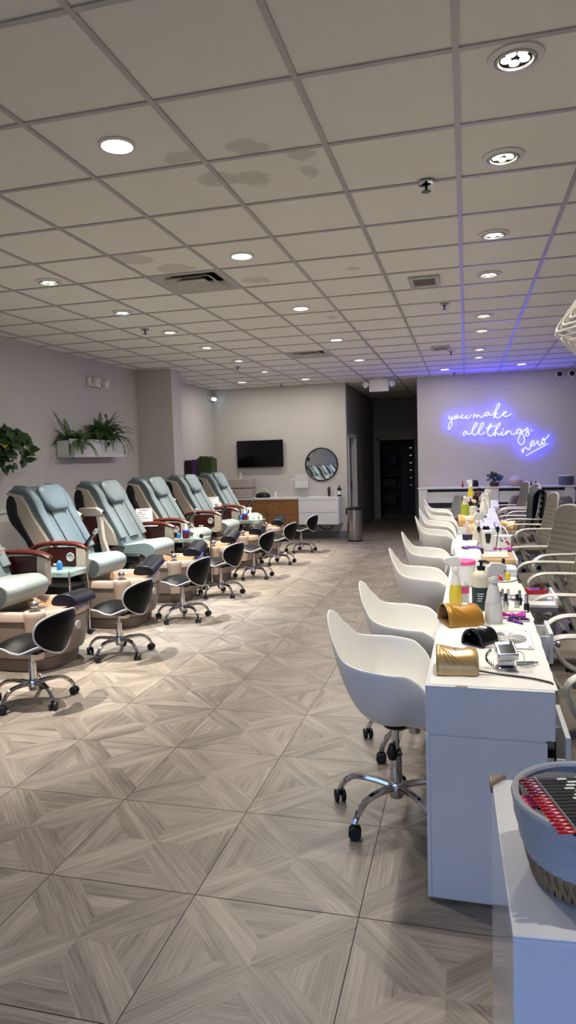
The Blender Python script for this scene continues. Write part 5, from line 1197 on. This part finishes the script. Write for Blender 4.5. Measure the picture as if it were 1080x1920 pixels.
M().cyl((0, 0, .42), (0, 0, ZL - 1.99 - .02), .004, n=8).build('cord', 'cable_white', pd); M().lathe([(0, 0), (.06, 0), (.05, -.03), (0, -.035)], c=(0, 0, ZL - 1.99), n=20).build('ceiling_cup', 'white_trim', pd)
M().cyl((0, 0, .40), (0, 0, .22), .02).sphere((0, 0, .17), .055, 14, 8).build('bulb', 'milky', pd)
# ------------------------------------------------------------------ daylight through the shop front
w = bpy.data.worlds.new('World'); bpy.context.scene.world = w; w.use_nodes = True
bg = w.node_tree.nodes['Background']; bg.inputs['Strength'].default_value = 2.2
tcw = w.node_tree.nodes.new('ShaderNodeTexCoord'); sxw = w.node_tree.nodes.new('ShaderNodeSeparateXYZ'); rpw = w.node_tree.nodes.new('ShaderNodeValToRGB')
w.node_tree.links.new(tcw.outputs['Generated'], sxw.inputs[0]); w.node_tree.links.new(sxw.outputs['Z'], rpw.inputs['Fac']); w.node_tree.links.new(rpw.outputs['Color'], bg.inputs['Color'])
rpw.color_ramp.elements[0].position = 0; rpw.color_ramp.elements[0].color = (.16, .16, .17, 1); rpw.color_ramp.elements[1].position = .06; rpw.color_ramp.elements[1].color = (.30, .50, 1.0, 1)
pl_ = bpy.data.lights.new('window_portal', 'AREA'); pl_.shape = 'RECTANGLE'; pl_.size = 7.4; pl_.size_y = 2.6; pl_.cycles.is_portal = True
po_ = bpy.data.objects.new('window_portal', pl_); COL.objects.link(po_); po_.location = (-.85, -2.2, 1.43); po_.rotation_euler = (R(-90), 0, 0)
po_.rotation_euler = (R(90), 0, R(180))
# ------------------------------------------------------------------ camera
f, yaw, pitch, roll, hc = 1291.07, .25478, -.07538, -.02923, 1.5731
fw = Vector((-math.sin(yaw) * math.cos(pitch), math.cos(yaw) * math.cos(pitch), math.sin(pitch)))
r0 = Vector((math.cos(yaw), math.sin(yaw), 0)); u0 = r0.cross(fw)
rr = math.cos(roll) * r0 + math.sin(roll) * u0; uu = -math.sin(roll) * r0 + math.cos(roll) * u0
cam = bpy.data.cameras.new('camera'); co_ = bpy.data.objects.new('camera', cam); COL.objects.link(co_)
mm = Matrix((rr, uu, -fw)).transposed().to_4x4(); mm.translation = (0, 0, hc); co_.matrix_world = mm
cam.sensor_fit = 'VERTICAL'; cam.sensor_height = 36; cam.lens = f / 1920 * 36; cam.clip_start = .02
sc_ = bpy.context.scene; sc_.camera = co_
sc_.view_settings.view_transform = 'Standard'; sc_.view_settings.look = 'None'; sc_.view_settings.exposure = .14; sc_.view_settings.gamma = 1; sc_.view_settings.use_curve_mapping = False
sc_.cycles.use_denoising = True; sc_.cycles.use_adaptive_sampling = True; sc_.cycles.adaptive_threshold = .03; sc_.cycles.max_bounces = 5; sc_.cycles.diffuse_bounces = 4; sc_.cycles.glossy_bounces = 3; sc_.cycles.transmission_bounces = 4; sc_.cycles.transparent_max_bounces = 8
sc_.cycles.sample_clamp_indirect = 6; sc_.cycles.caustics_reflective = False; sc_.cycles.caustics_refractive = False
